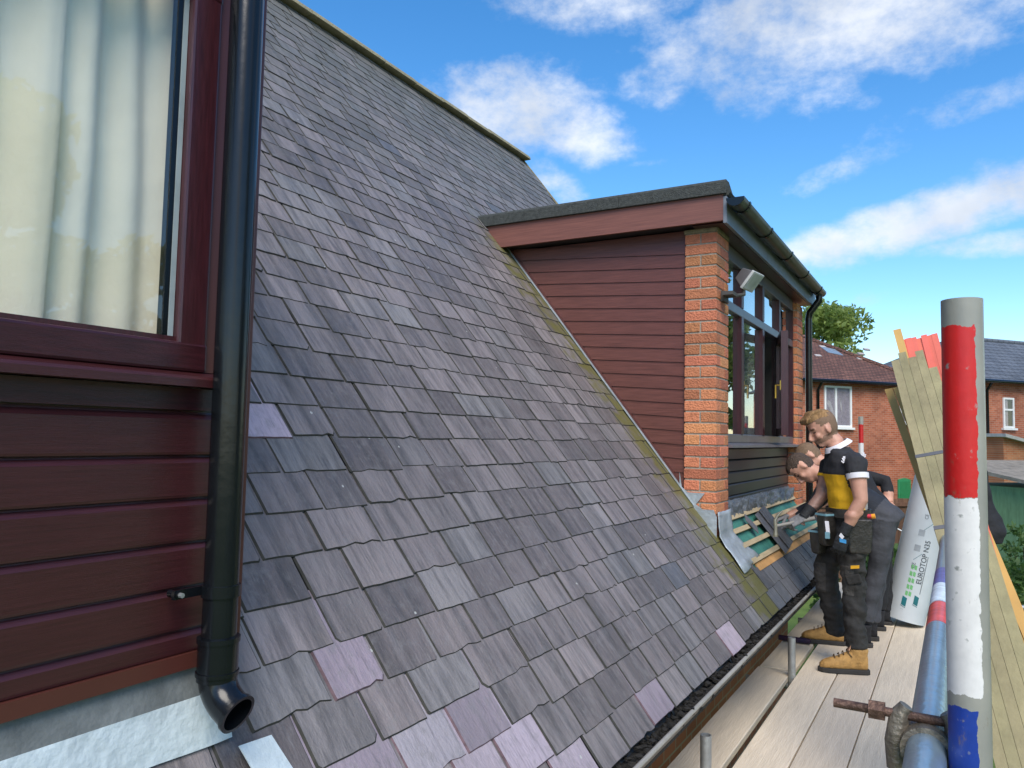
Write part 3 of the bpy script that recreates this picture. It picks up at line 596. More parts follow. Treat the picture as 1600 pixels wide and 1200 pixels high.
# ------------------------------------------------------------------ stripped patch in front of the far dormer: membrane, battens, flashing
mm = MB(); nx, ny = 60, 8
for j in range(ny+1):
    for i in range(nx+1):
        x = 5.33+i*(8.3-5.33)/nx; s = .10+j*(.67-.10)/ny; mm.v.append(tuple(RP(x, s, .004+.006*noise.noise(Vector((x*6, s*9, 0)))+(.003 if j % 2 else 0))))
for j in range(ny):
    for i in range(nx): k = j*(nx+1)+i; mm.f.append((k, k+1, k+nx+2, k+nx+1)); mm.m.append(0)
tag(obj('roofing_membrane', mm, M_MEMBRANE), 'green roofing membrane bared below the far dormer window', 'membrane')
for i, (s, lab, m) in enumerate(((.31, 'lowest pale batten, just above the new eaves slates', M_FRESHWOOD), (.425, 'middle pale batten across the green membrane', M_FRESHWOOD), (.535, 'upper pale batten under the loose slate', M_FRESHWOOD), (.635, 'topmost pale batten against the far dormer front', M_FRESHWOOD))):
    t = MB(); t.obox(RP(6.82+.0*i, s, .0245), (1.48, 0, 0), UPS*.0175, NRM*.0125); tag(obj('roof_batten', t, m, smooth=False), lab, 'batten', 'battens on the stripped roof')
t = MB(); t.obox(RP(6.6, .262, .012), (1.2, 0, 0), UPS*.028, NRM*.006); tag(obj('tilting_fillet', t, mat('orange_ply', (.5, .27, .1), .8)), 'orange timber strip showing above the new eaves slates', 'timber strip')
# loose slates leaning in the patch
def loose(x, s, ang, wd, hgt, h, lab, tilt=0.0):
    t = MB(); ca, sa = math.cos(ang), math.sin(ang); e1 = Vector((1, 0, 0))*ca+UPS*sa; e2 = UPS*ca-Vector((1, 0, 0))*sa; nn = (NRM+e2*tilt).normalized(); e2 = nn.cross(e1)
    t.obox(RP(x, s, h), e1*wd/2, e2*hgt/2, nn*.004); o = obj('loose_slate', t, M_DARKSLATE, smooth=False); bevel(o, .002, 1); return tag(o, lab, 'slate')
loose(6.42, .45, .12, .26, .36, .060, 'large blue-grey slate lying loose on the battens beside the hammer')
loose(6.28, .43, .10, .26, .36, .046, 'slate half hidden under the large loose slate')
loose(5.85, .54, .5, .10, .14, .05, 'small broken slate piece on the membrane by the flashing')
# crumpled dpc sheet along the foot of the front panels
cr_ = MB(); nx, ny = 160, 10
for j in range(ny+1):
    for i in range(nx+1):
        x = 5.36+i*2.6/nx; a = j/ny
        p = Vector((x, 1.447, -.44))*(1-a)+Vector(RP(x, .615, .02))*a
        k = noise.noise(Vector((x*9, a*3, 5)))*.05*math.sin(math.pi*a)+noise.noise(Vector((x*24, a*7, 2)))*.026*(.3+math.sin(math.pi*a))+abs(noise.noise(Vector((x*40, a*10, 7))))*.015
        p += Vector((0, -.012*math.sin(math.pi*a), .015*math.sin(math.pi*a)+k)); cr_.v.append(tuple(p+Vector((0, -.5*k, 0))))
for j in range(ny):
    for i in range(nx): k = j*(nx+1)+i; cr_.f.append((k, k+1, k+nx+2, k+nx+1)); cr_.m.append(0)
tag(obj('damp_proof_sheet', cr_, M_FOIL, smooth='all'), 'crumpled dark grey sheet tucked under the far dormer front', 'plastic sheet')
# lead flashing at the pier foot
def sheet(pts, name, m, th=.003):
    t = MB(); t.v = [tuple(p) for p in pts[0]]; t.f = pts[1]; t.m = [0]*len(pts[1]); o = obj(name, t, m); o.modifiers.new('th', 'SOLIDIFY').thickness = th; return o
fl_ = thing('lead_flashing', 'bent bright lead flashing at the foot of the near brick pier', 'flashing', (5.1, 1.4, -.6))
X0 = 5.012
poly = [(1.60, -.22), (1.585, -.315), (1.545, -.35), (1.43, -.35), (1.49, -.425), (1.445, -.455), (1.372, -.455), (1.352, -.50), (1.352, -.70), (1.60, -.40)]
t = MB(); t.prism([(X0, y, z) for y, z in poly], (-.003, 0, 0)); obj('side_piece', t, M_LEAD, fl_, smooth=False)
g3 = MB(); nx, ny = 14, 12
for j in range(ny+1):
    for i in range(nx+1):
        a = j/ny; x = 5.012+i*.34/nx; x2 = x-.02*a+.18*a*a*(i/nx)
        up = Vector((x, 1.348, -.48-.0*a)); dn = RP(x2+.02, .43-.16*a+.05*(i/nx)*a, .03+.01*math.sin(x*25))
        b = min(1, a*2); p = (Vector((x, 1.347, -.47))*(1-b)+Vector((x, 1.335, -.625))*b) if a <= .5 else (Vector((x, 1.335, -.625))*(2-2*a)+dn*(2*a-1))
        g3.v.append(tuple(p+Vector((0, -.008*noise.noise(p*14), .008*noise.noise(p*11)))))
for j in range(ny):
    for i in range(nx): k = j*(nx+1)+i; g3.f.append((k, k+1, k+nx+2, k+nx+1)); g3.m.append(0)
o = obj('front_skirt', g3, M_LEAD, fl_, smooth='all'); o.modifiers.new('th', 'SOLIDIFY').thickness = .003
# verge of the remaining slates beside the stripped patch
t = MB(); t.obox(RP(5.318, .40, .006), (.012, 0, 0), UPS*.22, NRM*.008); obj('cut_edge_batten', t, M_DARKSLATE, house, smooth=False)

# ------------------------------------------------------------------ scaffold
def board(y0, y1, x0, x1, z, lab, zt=.038):
    t = MB(); n = 12; r_ = random.Random(int(y0*1000+x0*77)); bow = r_.uniform(-.004, .004)
    rings = []
    for i in range(n+1):
        x = x0+(x1-x0)*i/n; dz = bow*math.sin(math.pi*i/n)
        rings.append([(x, y0, z-zt+dz), (x, y1, z-zt+dz), (x, y1, z+dz), (x, y0, z+dz)])
    t.loft(rings); o = obj('scaffold_board', t, M_BOARD, smooth=False); bevel(o, .004, 1)
    return tag(o, lab, 'board', 'scaffold boards')
board(.985, 1.205, 1.2, 5.52, BZ, 'weathered inner board under the eaves gutter, near the camera')
board(.975, 1.20, 5.56, 9.3, BZ-.004, 'inner board under the gutter, beyond the second tube stub')
board(.719, .943, 1.0, 9.1, BZ, 'wide pale board the standing man has his boots on')
board(.480, .712, .8, 7.3, BZ, 'pale board second from the gap, running to the grey rolls')
board(.242, .474, .8, 7.35, BZ+.003, 'outer pale board beside the guard rail')
board(.480, .712, 7.32, 10.4, BZ+.004, 'far board continuing behind the grey rolls')
board(.242, .474, 7.37, 10.4, BZ, 'far outer board under the grey rolls')
board(.01, .232, .6, 5.0, BZ, 'board at the platform edge directly below the guard rail')
board(-.62, -.40, 3.2, 7.2, BZ-.25, 'lower board outside the guard rail over the lawn')
board(-.86, -.635, 3.2, 7.2, BZ-.25, 'outermost lower board over the lawn')
def tubeobj(name, a, b, lab, cat, m, r=.02415, group=None):
    t = MB(); t.pipe([a, b], r-.004, r, 28); o = obj(name, t, m); return tag(o, lab, cat, group)
SP = 1.15
std = thing('scaffold_standard', 'foreground scaffold pole painted red, white and blue', 'scaffold pole', (SP, 0, GZ))
PY = -.0085
t = MB(); t.pipe([(SP, PY, GZ), (SP, PY, .188)], .0202, .02415, 40)
M_POLE = bpy.data.materials.new('painted_galvanised_pole'); M_POLE.use_nodes = True
def pole_mat(m, bands, faceang):
    t = m.node_tree; b = t.nodes['Principled BSDF']; b.inputs['Roughness'].default_value = .38
    g = t.nodes.new('ShaderNodeNewGeometry'); s = t.nodes.new('ShaderNodeSeparateXYZ'); t.links.new(g.outputs['Position'], s.inputs[0])
    nz = t.nodes.new('ShaderNodeTexNoise'); nz.inputs['Scale'].default_value = 75; nz.inputs['Detail'].default_value = 7; t.links.new(g.outputs['Position'], nz.inputs['Vector'])
    n3 = t.nodes.new('ShaderNodeTexNoise'); n3.inputs['Scale'].default_value = 16; n3.inputs['Detail'].default_value = 4; t.links.new(g.outputs['Position'], n3.inputs['Vector'])
    jit = mth(t, 'ADD', mth(t, 'MULTIPLY', mth(t, 'SUBTRACT', nz.outputs[0], .5), .05), mth(t, 'MULTIPLY', mth(t, 'SUBTRACT', n3.outputs[0], .5), .03))
    zz = mth(t, 'ADD', s.outputs[2], mth(t, 'MULTIPLY', jit, .35))
    d = t.nodes.new('ShaderNodeVectorMath'); d.operation = 'DOT_PRODUCT'; d.inputs[1].default_value = (math.cos(faceang), math.sin(faceang), 0); t.links.new(g.outputs['Normal'], d.inputs[0])
    ff = mth(t, 'ADD', d.outputs['Value'], mth(t, 'MULTIPLY', jit, 7.0))
    col = t.nodes.new('ShaderNodeMix'); col.data_type = 'RGBA'; col.inputs[6].default_value = (.20, .20, .185, 1); col.inputs[7].default_value = (.36, .34, .29, 1); t.links.new(n3.outputs[0], col.inputs[0]); out = col.outputs[2]
    for (z0, z1, c, thr) in bands:
        f = mth(t, 'MULTIPLY', mth(t, 'MULTIPLY', mth(t, 'GREATER_THAN', zz, z0), mth(t, 'LESS_THAN', zz, z1)), mth(t, 'GREATER_THAN', ff, thr))
        x = t.nodes.new('ShaderNodeMix'); x.data_type = 'RGBA'; t.links.new(f, x.inputs[0]); t.links.new(out, x.inputs[6])
        v = t.nodes.new('ShaderNodeMix'); v.data_type = 'RGBA'; t.links.new(nz.outputs[0], v.inputs[0]); v.inputs[6].default_value = (*[k*.75 for k in c], 1); v.inputs[7].default_value = (*c, 1); t.links.new(v.outputs[2], x.inputs[7]); out = x.outputs[2]
    n4 = t.nodes.new('ShaderNodeTexNoise'); n4.inputs['Scale'].default_value = 22; n4.inputs['Detail'].default_value = 9; n4.inputs['Roughness'].default_value = .7; mp4 = t.nodes.new('ShaderNodeMapping'); mp4.inputs['Scale'].default_value = (1, 1, .45); t.links.new(g.outputs['Position'], mp4.inputs[0]); t.links.new(mp4.outputs[0], n4.inputs['Vector'])
    for a_, b_, cc_, am in ((.61, .68, (.16, .11, .07), .75), (.65, .74, (.27, .27, .25), .9)):
        r4 = t.nodes.new('ShaderNodeMapRange'); r4.inputs[1].default_value = a_; r4.inputs[2].default_value = b_; r4.inputs[4].default_value = am; t.links.new(n4.outputs[0] if am < .8 else nz.outputs[0], r4.inputs[0]); x4 = t.nodes.new('ShaderNodeMix'); x4.data_type = 'RGBA'; t.links.new(r4.outputs[0], x4.inputs[0]); t.links.new(out, x4.inputs[6]); x4.inputs[7].default_value = (*cc_, 1); out = x4.outputs[2]
    t.links.new(out, b.inputs['Base Color'])
    bp = t.nodes.new('ShaderNodeBump'); bp.inputs['Strength'].default_value = .3; bp.inputs['Distance'].default_value = .0015; t.links.new(nz.outputs[0], bp.inputs['Height']); t.links.new(bp.outputs[0], b.inputs['Normal'])
pole_mat(M_POLE, [(-.067, .152, (.62, .012, .012), .42), (-.31, -.068, (.80, .76, .74), .40), (-.52, -.325, (.012, .045, .30), .62)], math.radians(150))
obj('tube', t, M_POLE, std)
# guard rail with its own painted bands
LY, LZ = .041, -.402
rail = thing('guard_rail', 'bluish galvanised guard rail tube running along the platform', 'guard rail', (4, LY, LZ))
t = MB(); t.pipe([(.55, LY, LZ), (9.6, LY, LZ)], .0202, .02415, 32); obj('tube', t, M_BLUEGALV, rail)
for x0, x1, c in ((1.92, 2.16, (.62, .07, .06)), (2.17, 2.45, (.62, .70, .74)), (2.46, 2.75, (.10, .10, .32))):
    t = MB(); t.pipe([(x0, LY, LZ), (x1, LY, LZ)], .0243, .0247, 32); obj('paint_band', t, mat('rail_paint_%d' % int(x0*100), c, .35, .3, 30), rail)
cp = thing('coupler', 'rusty double coupler with long bolt joining guard rail and foreground pole', 'coupler', (SP, .03, LZ))
CXp = 1.215
t = MB()
for dy in (.034, -.034):
    t.tube([(CXp-.02, LY+dy, LZ-.035), (CXp-.02, LY+dy*1.1, LZ), (CXp-.02, LY+dy*.95, LZ+.034), (CXp-.02, LY+dy*.7, LZ+.048)], [.015, .014, .013, .009], 12)
t.pipe([(CXp-.045, LY, LZ), (CXp+.01, LY, LZ)], .0243, .031, 28); obj('band', t, mat('worn_steel', (.22, .19, .15), .55, .35, 40, metallic=.6, bump=.4), cp)
t = MB(); t.tube([(CXp-.022, LY+.115, LZ+.036), (CXp-.022, LY-.05, LZ+.036)], .0062, 14); obj('bolt', t, M_RUST, cp)
t = MB(); t.tube([(CXp-.022, LY+.070, LZ+.036), (CXp-.022, LY+.050, LZ+.036)], .0135, 6); obj('nut', t, M_RUST, cp, smooth=False)
t = MB(); t.pipe([(SP, PY, LZ-.09), (SP, PY, LZ-.05)], .0243, .032, 28); t.obox((SP+.0, .03, LZ-.06), (.02, 0, 0), (0, .02, 0), (0, 0, .02)); obj('pole_clamp', t, M_RUST, cp)
t = MB(); t.tube([(SP-.03, -.04, LZ-.07), (SP+.02, -.075, LZ-.07)], .007, 10); obj('pole_bolt', t, M_RUST, cp)
# short standards in the gap, transoms, far standard
for (u, v, lab) in ((1237, 996, 'short grey tube stub standing in the gap, farther one'), (1103, 1148, 'short grey tube stub standing in the gap, nearest the camera')):
    p = pY(u, v, .962); tubeobj('tube_stub', (p.x, .962, GZ), (p.x, .962, p.z), lab, 'scaffold pole', M_GALV, group='stubs between the boards')
fp = pY(1345, 651, .85)
fs = thing('scaffold_standard', 'distant red and white scaffold pole behind the men', 'scaffold pole', (fp.x, .85, GZ))
t = MB(); t.pipe([(fp.x, .85, GZ), (fp.x, .85, fp.z)], .0202, .02415, 20); mp2 = bpy.data.materials.new('far_painted_pole'); mp2.use_nodes = True
zt = fp.z; pole_mat(mp2, [(zt-.27, zt-.08, (.55, .012, .012), -2), (zt-.75, zt-.272, (.78, .76, .74), -2)], math.radians(190)); obj('tube', t, mp2, fs)
for x in (1.6, 3.42, 5.42, 7.4, 9.3):
    tubeobj('transom', (x, -.95, BZ-.064), (x, 1.26, BZ-.064), 'transom tube under the boards %s' % {1.6: 'nearest the camera', 3.42: 'below the near stub', 5.42: 'below the far stub, ends over the lawn', 7.4: 'below the grey rolls', 9.3: 'at the far end'}[x], 'transom', M_GALV, group='transoms')
tubeobj('ledger', (.5, .91, BZ-.113), (9.6, .91, BZ-.113), 'inner ledger tube under the boards along the gap', 'ledger', M_GALV)
tubeobj('ledger', (.5, -.0, BZ-.113), (9.6, -.0, BZ-.113), 'outer ledger tube below the guard rail', 'ledger', M_GALV)
tubeobj('ledger', (2.5, -.5, BZ-.36), (9.0, -.5, BZ-.36), 'low ledger tube outside over the lawn', 'ledger', M_GALV)
bt = MB(); q = pY(1252, 1008, 1.0); q = pZ(1250, 1010, BZ); bt.tube([(q.x+.1, .99, BZ+.022), (q.x+.1, 1.22, BZ+.022)], .02, 16); tag(obj('painted_tube_end', bt, mat('red_blue_paint', (.05, .010, .012), .5, .2, 5, col2=(.008, .012, .06))), 'red and blue painted tube lying between the two inner boards', 'scaffold tube')

# ------------------------------------------------------------------ timber bundle leaning over the guard rail
bb = thing('batten_bundle', 'strapped bundle of greenish treated battens leaning over the guard rail', 'timber bundle', (2.4, -.3, BZ))
top = pX(1424, 556, 4.45); low = pX(1606, 1195, 3.2); ax = (top-low).normalized(); bot = low-ax*((low.z-BZ)/ax.z if ax.z else 0)
vdir = Vector(ray(1480, 800)); sw = ax.cross(vdir).normalized(); fwv = sw.cross(ax).normalized()
if sw.dot(Vector(R[:, 0])) < 0: sw = -sw
if fwv.dot(vdir) < 0: fwv = -fwv
rb = random.Random(8)
for r_ in range(4):
    for k in range(5):
        c0 = bot+sw*((k-2)*.0388)+fwv*(r_*.0262); tl = (top-bot).length+rb.uniform(-.03, .03)-(0 if k < 4 else .10)
        t = MB(); c1 = c0+ax*tl; t.obox((c0+c1)/2, sw*.0188, fwv*.0125, ax*tl/2); obj('batten', t, M_BATTEN if not (r_ == 0 and k == 1) else M_BATTEN, bb, smooth=False)
for q in (.50, .80):
    c = bot+(top-bot)*(1-q*.5)+fwv*.039; t = MB(); t.obox(c, sw*.0985, fwv*.0535, ax*.009); obj('strap', t, M_STRAP, bb, smooth=False)
b2 = thing('batten_bundle', 'red-ended battens showing above the greenish bundle', 'timber bundle', tuple(bot+fwv*.2))
for k in range(7):
    c1 = pX(1411+k*8.2, 534-k*1.6+rb.uniform(-2, 2), 4.62); c0 = bot+sw*((k-4.2)*.02)+fwv*.10+ax*.02; d_ = (c1-c0).normalized()
    t = MB(); t.obox((c0+c1)/2, sw*.0145, fwv*.0125, d_*(c1-c0).length/2); obj('batten', t, M_BATTEN_R, b2, smooth=False)
b3 = thing('batten_bundle', 'yellowish battens with a grey strap behind the greenish bundle', 'timber bundle', tuple(bot+fwv*.3+sw*.1))
for k in range(5):
    c0 = bot+sw*((k-.2)*.042+.06)+fwv*.24; c1 = c0+ax*((top-bot).length+.02)-sw*(.20+.0*k); d_ = (c1-c0).normalized(); 
    t = MB(); t.obox((c0+c1)/2, sw*.0195, fwv*.0125, d_*(c1-c0).length/2); obj('batten', t, M_BATTEN_Y, b3, smooth=False)
c0 = bot+sw*.14+fwv*.25+ax*.75; t = MB(); t.obox(c0, sw*.13, fwv*.016, ax*.009); obj('strap', t, M_STRAP, b3, smooth=False)
c1 = pX(1402, 517, 4.66); c0 = c1-ax*(c1.z-BZ)/ax.z; d_ = (c1-c0).normalized(); t = MB(); t.obox((c0+c1)/2, sw*.019, fwv*.0125, d_*(c1-c0).length/2); o = obj('loose_batten', t, M_BATTEN_Y, smooth=False); tag(o, 'single pale batten sticking up left of the red-ended battens', 'batten')
# black jacket hung behind the timber
jk = MB(); rings = []
for (u, v, hw) in ((1527, 726, 4), (1530, 735, 10), (1531, 760, 12), (1534, 785, 13), (1543, 810, 17), (1550, 832, 17), (1553, 850, 12)):
    c = pX(u, v, 5.2); s_ = hw/1200*5.0; rings.append([c+Vector((.45*s_*math.cos(a)*1.2, -s_*math.cos(a), 0))+Vector((s_*.8*math.sin(a), .3*s_*math.sin(a), 0)) for a in [2*math.pi*k/14 for k in range(14)]])
jk.loft(rings)
M_BLACKCLOTH = mat('black_cloth', (.012, .012, .015), .85, .3, 20, bump=.5, bscale=18)
jo = remesh('hanging_jacket', jk, .012, M_BLACKCLOTH, None, 3, None, lambda p: .012*noise.noise(p*14)); tag(jo, 'black jacket hanging outside the guard rail behind the timber', 'jacket')
t = MB(); jp = pX(1528, 728, 5.2); t.tube([jp+Vector((0, 0, -.1)), jp+Vector((0, .0, -.04)), (jp.x, LY, LZ+.30), (jp.x, LY, LZ)], .012, 8); obj('hanger_loop', t, M_BLACKCLOTH, jo)

# ------------------------------------------------------------------ membrane rolls with print
M_ROLL = mat('grey_white_roll', (.50, .53, .55), .5, .06, 4, bump=.1, bscale=12)
M_TEAL = mat('teal_print', (.01, .13, .15), .5); M_INK = mat('grey_ink', (.09, .10, .11), .5); M_GREENINK = mat('green_print', (.16, .42, .16), .5); M_GREYINK = mat('pale_grey_print', (.30, .32, .34), .5)
def roll(base, topp, r, lab, phi0, full=True):
    base, topp = Vector(base), Vector(topp); ax = (topp-base).normalized(); L_ = (topp-base).length
    tv = -((base+topp)/2).normalized(); e1 = (tv-ax*tv.dot(ax)).normalized(); e2 = ax.cross(e1)
    if e2.dot(Vector(R[:, 0])) < 0: e2 = -e2       # e2 points right in the picture
    th = thing('membrane_roll', lab, 'roll', base)
    def S(a, ang, h=.0): return base+ax*a+(e1*math.cos(ang)+e2*math.sin(ang))*(r+h)
    b = MB(); b.pipe([base+ax*L_*k/8 for k in range(9)], r-.09, r, 56); obj('roll_body', b, M_ROLL, th)
    t = MB(); t.pipe([base-ax*.004, base+ax*.02], r-.13, r-.091, 24); t.pipe([topp-ax*.02, topp+ax*.004], r-.13, r-.091, 24); obj('cardboard_core', t, mat('cardboard', (.3, .2, .1), .9), th)
    K = .66
    def patch(name, a0, a1, c0, c1, m, skew=0.0, h=.0012):   # a along axis (m), c arc position (m) from the facing line
        t = MB(); n = 8; a0, a1, c0, c1 = a0*K, a1*K, c0*K, c1*K
        for i in range(n+1):
            c = c0+(c1-c0)*i/n
            for a in (a0, a1): t.v.append(tuple(S(a+skew*(c-c0), phi0+c/r, h)))
        for i in range(n): t.f.append((2*i, 2*i+1, 2*i+3, 2*i+2)); t.m.append(0)
        return obj(name, t, m, th)
    def text(name, s_, a0, c0, size, m, bold=0.0):
        a0, c0, size = a0*K, c0*K, size*K
        cu = bpy.data.curves.new('txt', 'FONT'); cu.body = s_; cu.size = size; cu.offset = bold; to = bpy.data.objects.new('txt', cu); COL.objects.link(to)
        bpy.context.evaluated_depsgraph_get().update(); me = bpy.data.meshes.new_from_object(to.evaluated_get(bpy.context.evaluated_depsgraph_get())); bpy.data.objects.remove(to)
        bm = bmesh.new(); bm.from_mesh(me); bmesh.ops.subdivide_edges(bm, edges=[e for e in bm.edges if e.calc_length() > .02], cuts=2); bm.to_mesh(me); bm.free()
        t = MB(); t.v = [tuple(S(a0+v.co.x, phi0+(c0-v.co.y)/r, .0014)) for v in me.vertices]; t.f = [tuple(p.vertices) for p in me.polygons]; t.m = [0]*len(t.f)
        obj(name, t, m, th, smooth=False)
    patch('print_block', .20, .31, -.055, .0, M_TEAL, -.35); patch('print_line', .185, .192, -.06, .0, M_TEAL, -.35)
    patch('print_block', .245, .355, .075, .13, M_TEAL, -.35); patch('print_line', .23, .237, .07, .13, M_TEAL, -.35)
    for i in range(5):
        for j in range(2): patch('print_square', .33+.085*i, .365+.085*i+.02, -.035+.038*j, -.005+.038*j, M_GREENINK, -.3)
    text('roll_lettering', 'EUROTOP N35', .50, .115, .085, M_INK, .0012)
    patch('print_line', .38, .86, .125, .133, M_TEAL if not full else M_INK, 0)
    text('roll_maker_mark', 'CE', .68, .005, .06, M_INK)
    patch('print_stroke', .78, .787, -.03, .05, M_TEAL, 1.2); patch('print_stroke', 1.16, 1.167, .0, .10, M_TEAL, 1.2)
    patch('print_panel', .90, .98, -.05, .02, M_GREYINK); patch('print_panel', 1.10, 1.18, -.04, .03, M_GREYINK); text('roll_maker_mark', 'CE', 1.32, .03, .055, M_INK)
    for i in range(3): patch('small_print', .14, .145, -.05+.012*i, -.045+.012*i, M_INK)
    return th
RB = pZ(1412, 976, BZ); RT = pX(1466, 742, RB.x+.10)
rax = (Vector(RT)-Vector(RB)).normalized()
roll((RB.x, RB.y, BZ+.05), Vector((RB.x, RB.y, BZ+.05))+rax*1.5, .163, 'front grey-white membrane roll with EUROTOP N35 print leaning on the rail', -.05)
roll((RB.x+.62, RB.y-.19, BZ+.045), Vector((RB.x+.62, RB.y-.19, BZ+.045))+(rax+Vector((0, .06, 0))).normalized()*1.5, .158, 'rear membrane roll half hidden by the front roll and the pole', -.3, False)

# ------------------------------------------------------------------ people
M_SKIN = mat('skin', (.52, .27, .19), .5, .1, 20, bump=.1, bscale=120); M_TATTOO = mat('tattooed_skin', (.44, .24, .18), .5, .1, 14, col2=(.20, .13, .11))
M_STUB = mat('stubble', (.20, .11, .07), .7, .25, 60); M_HAIR = mat('fair_hair', (.30, .17, .07), .6, .45, 26, stretch=(1, 3, 1), bump=.8, bscale=70); M_FADE = mat('cropped_hair', (.17, .105, .065), .8, .2, 70)
M_DHAIR = mat('dark_brown_hair', (.06, .038, .026), .7, .4, 60, bump=.8, bscale=90); M_BROW_LID = mat('brow_lid_shade', (.13, .07, .04), .8)
M_TEE = mat('black_tshirt', (.022, .022, .026), .85, .2, 12, bump=.5, bscale=10); M_YEL = mat('yellow_panel', (.85, .46, .012), .8, .1, 10, bump=.5, bscale=10); M_WHT = mat('white_trim', (.74, .72, .76), .8, .05)
M_CAMO = mat('white_black_yellow_pattern', (.7, .66, .6), .8, .1, 22, col2=(.05, .045, .03)); M_TROU = mat('grubby_black_workwear', (.026, .024, .022), .85, .45, 7, bump=.8, bscale=14); M_KNEE = mat('dusty_knee_pad', (.055, .050, .045), .9, .4, 12, bump=.5)
M_GREYT = mat('charcoal_trousers', (.05, .052, .062), .85, .25, 7, bump=.7, bscale=12); M_NAVY = mat('navy_polo', (.014, .017, .025), .85, .25, 9, bump=.6, bscale=10); M_BOOT = mat('tan_nubuck', (.42, .23, .07), .8, .25, 25, bump=.3); M_SOLE = mat('dark_sole', (.03, .027, .025), .8)
M_GLOVE = mat('black_glove', (.014, .015, .018), .75, .3, 30, bump=.4); M_GGLOVE = mat('grey_glove', (.17, .17, .18), .7, .25, 30, bump=.4); M_LEATHER = mat('worn_black_pouch', (.030, .027, .024), .45, .5, 14, bump=.3); M_BLUETRIM = mat('pale_blue_trim', (.16, .32, .38), .6); M_MAROON = mat('maroon_collar', (.12, .012, .03), .8)
def segd(p, a, b):
    ab = b-a; t = max(0, min(1, (p-a).dot(ab)/max(1e-9, ab.length_squared))); return (p-(a+ab*t)).length, t
def ering(c, s_, d_, hw, hd, n=20, sq=2.3):
    out = []
    for k in range(n):
        a = 2*math.pi*k/n; ca, sa = math.cos(a), math.sin(a)
        out.append(Vector(c)+s_*hw*math.copysign(abs(ca)**(2/sq), ca)+d_*hd*math.copysign(abs(sa)**(2/sq), sa))
    return out
def head_prims(mb, c, f, u, k=1.0):
    l = u.cross(f).normalized()
    mb.ell(c-f*.012*k+u*.012*k, f*.099*k, l*.077*k, u*.106*k)
    mb.ell(c+f*.030*k-u*.060*k, f*.060*k, l*.058*k, u*.066*k); mb.ell(c+f*.062*k-u*.100*k, f*.030*k, l*.033*k, u*.026*k)
    mb.tube([c+f*.083*k+u*.020*k, c+f*.104*k-u*.012*k, c+f*.119*k-u*.036*k, c+f*.100*k-u*.049*k], [.009*k, .012*k, .0155*k, .013*k], 10)
    mb.ell(c+f*.073*k+u*.026*k, f*.018*k, l*.055*k, u*.012*k); mb.ell(c+f*.086*k-u*.070*k, f*.012*k, l*.025*k, u*.008*k); mb.ell(c+f*.084*k-u*.084*k, f*.012*k, l*.022*k, u*.009*k)
    for s_ in (-1, 1):
        mb.ell(c-f*.006*k-u*.016*k+l*s_*.079*k, f*.019*k-l*s_*-.006, l*.009*k, u*.033*k); mb.ell(c+f*.066*k-u*.030*k+l*s_*.040*k, f*.022*k, l*.022*k, u*.022*k)
def hair_prims(mb, c, f, u, k, full):
    l = u.cross(f).normalized()
    mb.ell(c-f*.014*k+u*.034*k, f*.102*k, l*.079*k, u*.100*k)
    if full:
        mb.ell(c+f*.030*k+u*.098*k, f*.066*k, l*.062*k, u*.034*k); mb.ell(c+f*.066*k+u*.088*k, f*.040*k, l*.052*k, u*.030*k)
        for i in range(7): a = (i-3)*.016*k; mb.tube([c-f*.05*k+u*.118*k+l*a, c+f*.03*k+u*.132*k+l*a*1.05, c+f*.092*k+u*(.100+.004*(i % 2))*k+l*a*1.2, c+f*.104*k+u*.080*k+l*a*1.25], [.012*k, .015*k, .013*k, .006*k], 8)
    else: mb.ell(c+f*.012*k+u*.072*k, f*.080*k, l*.066*k, u*.052*k)
def head_region(p, c, f, u, mats, k=1.0):
    l = u.cross(f); q = p-c; x, y, z = q.dot(f)/k, abs(q.dot(l))/k, q.dot(u)/k
    if abs(y) > .074 and -.035 < x < .022 and -.055 < z < .025: return mats['skin']
    if x > .068 and .018 < z < .032 and .012 < y < .055: return mats['brow_lid_shade']
    if x > .070 and -.005 < z < .006 and .018 < y < .045: return mats['brow_lid_shade']  # downcast eyes: eyelid shading painted as a dark slit
    if mats.get('beard') is not None and z < -.046 and x > -.015 and not (x > .093 and z > -.060) and z > -.15:
        if z < -.052-.25*max(0, .06-x) or x < .05: return mats['beard']
    if z > .068 or (x < .045 and z > .045) or (x < -.012 and z > -.075+.2*max(0, x+.05)) or (x < .03 and y > .05 and z > .02): return mats['hair'] if z > .078+.25*min(0, x) and (x > -.06 or z > .09) else mats['fade']
    return mats['skin']
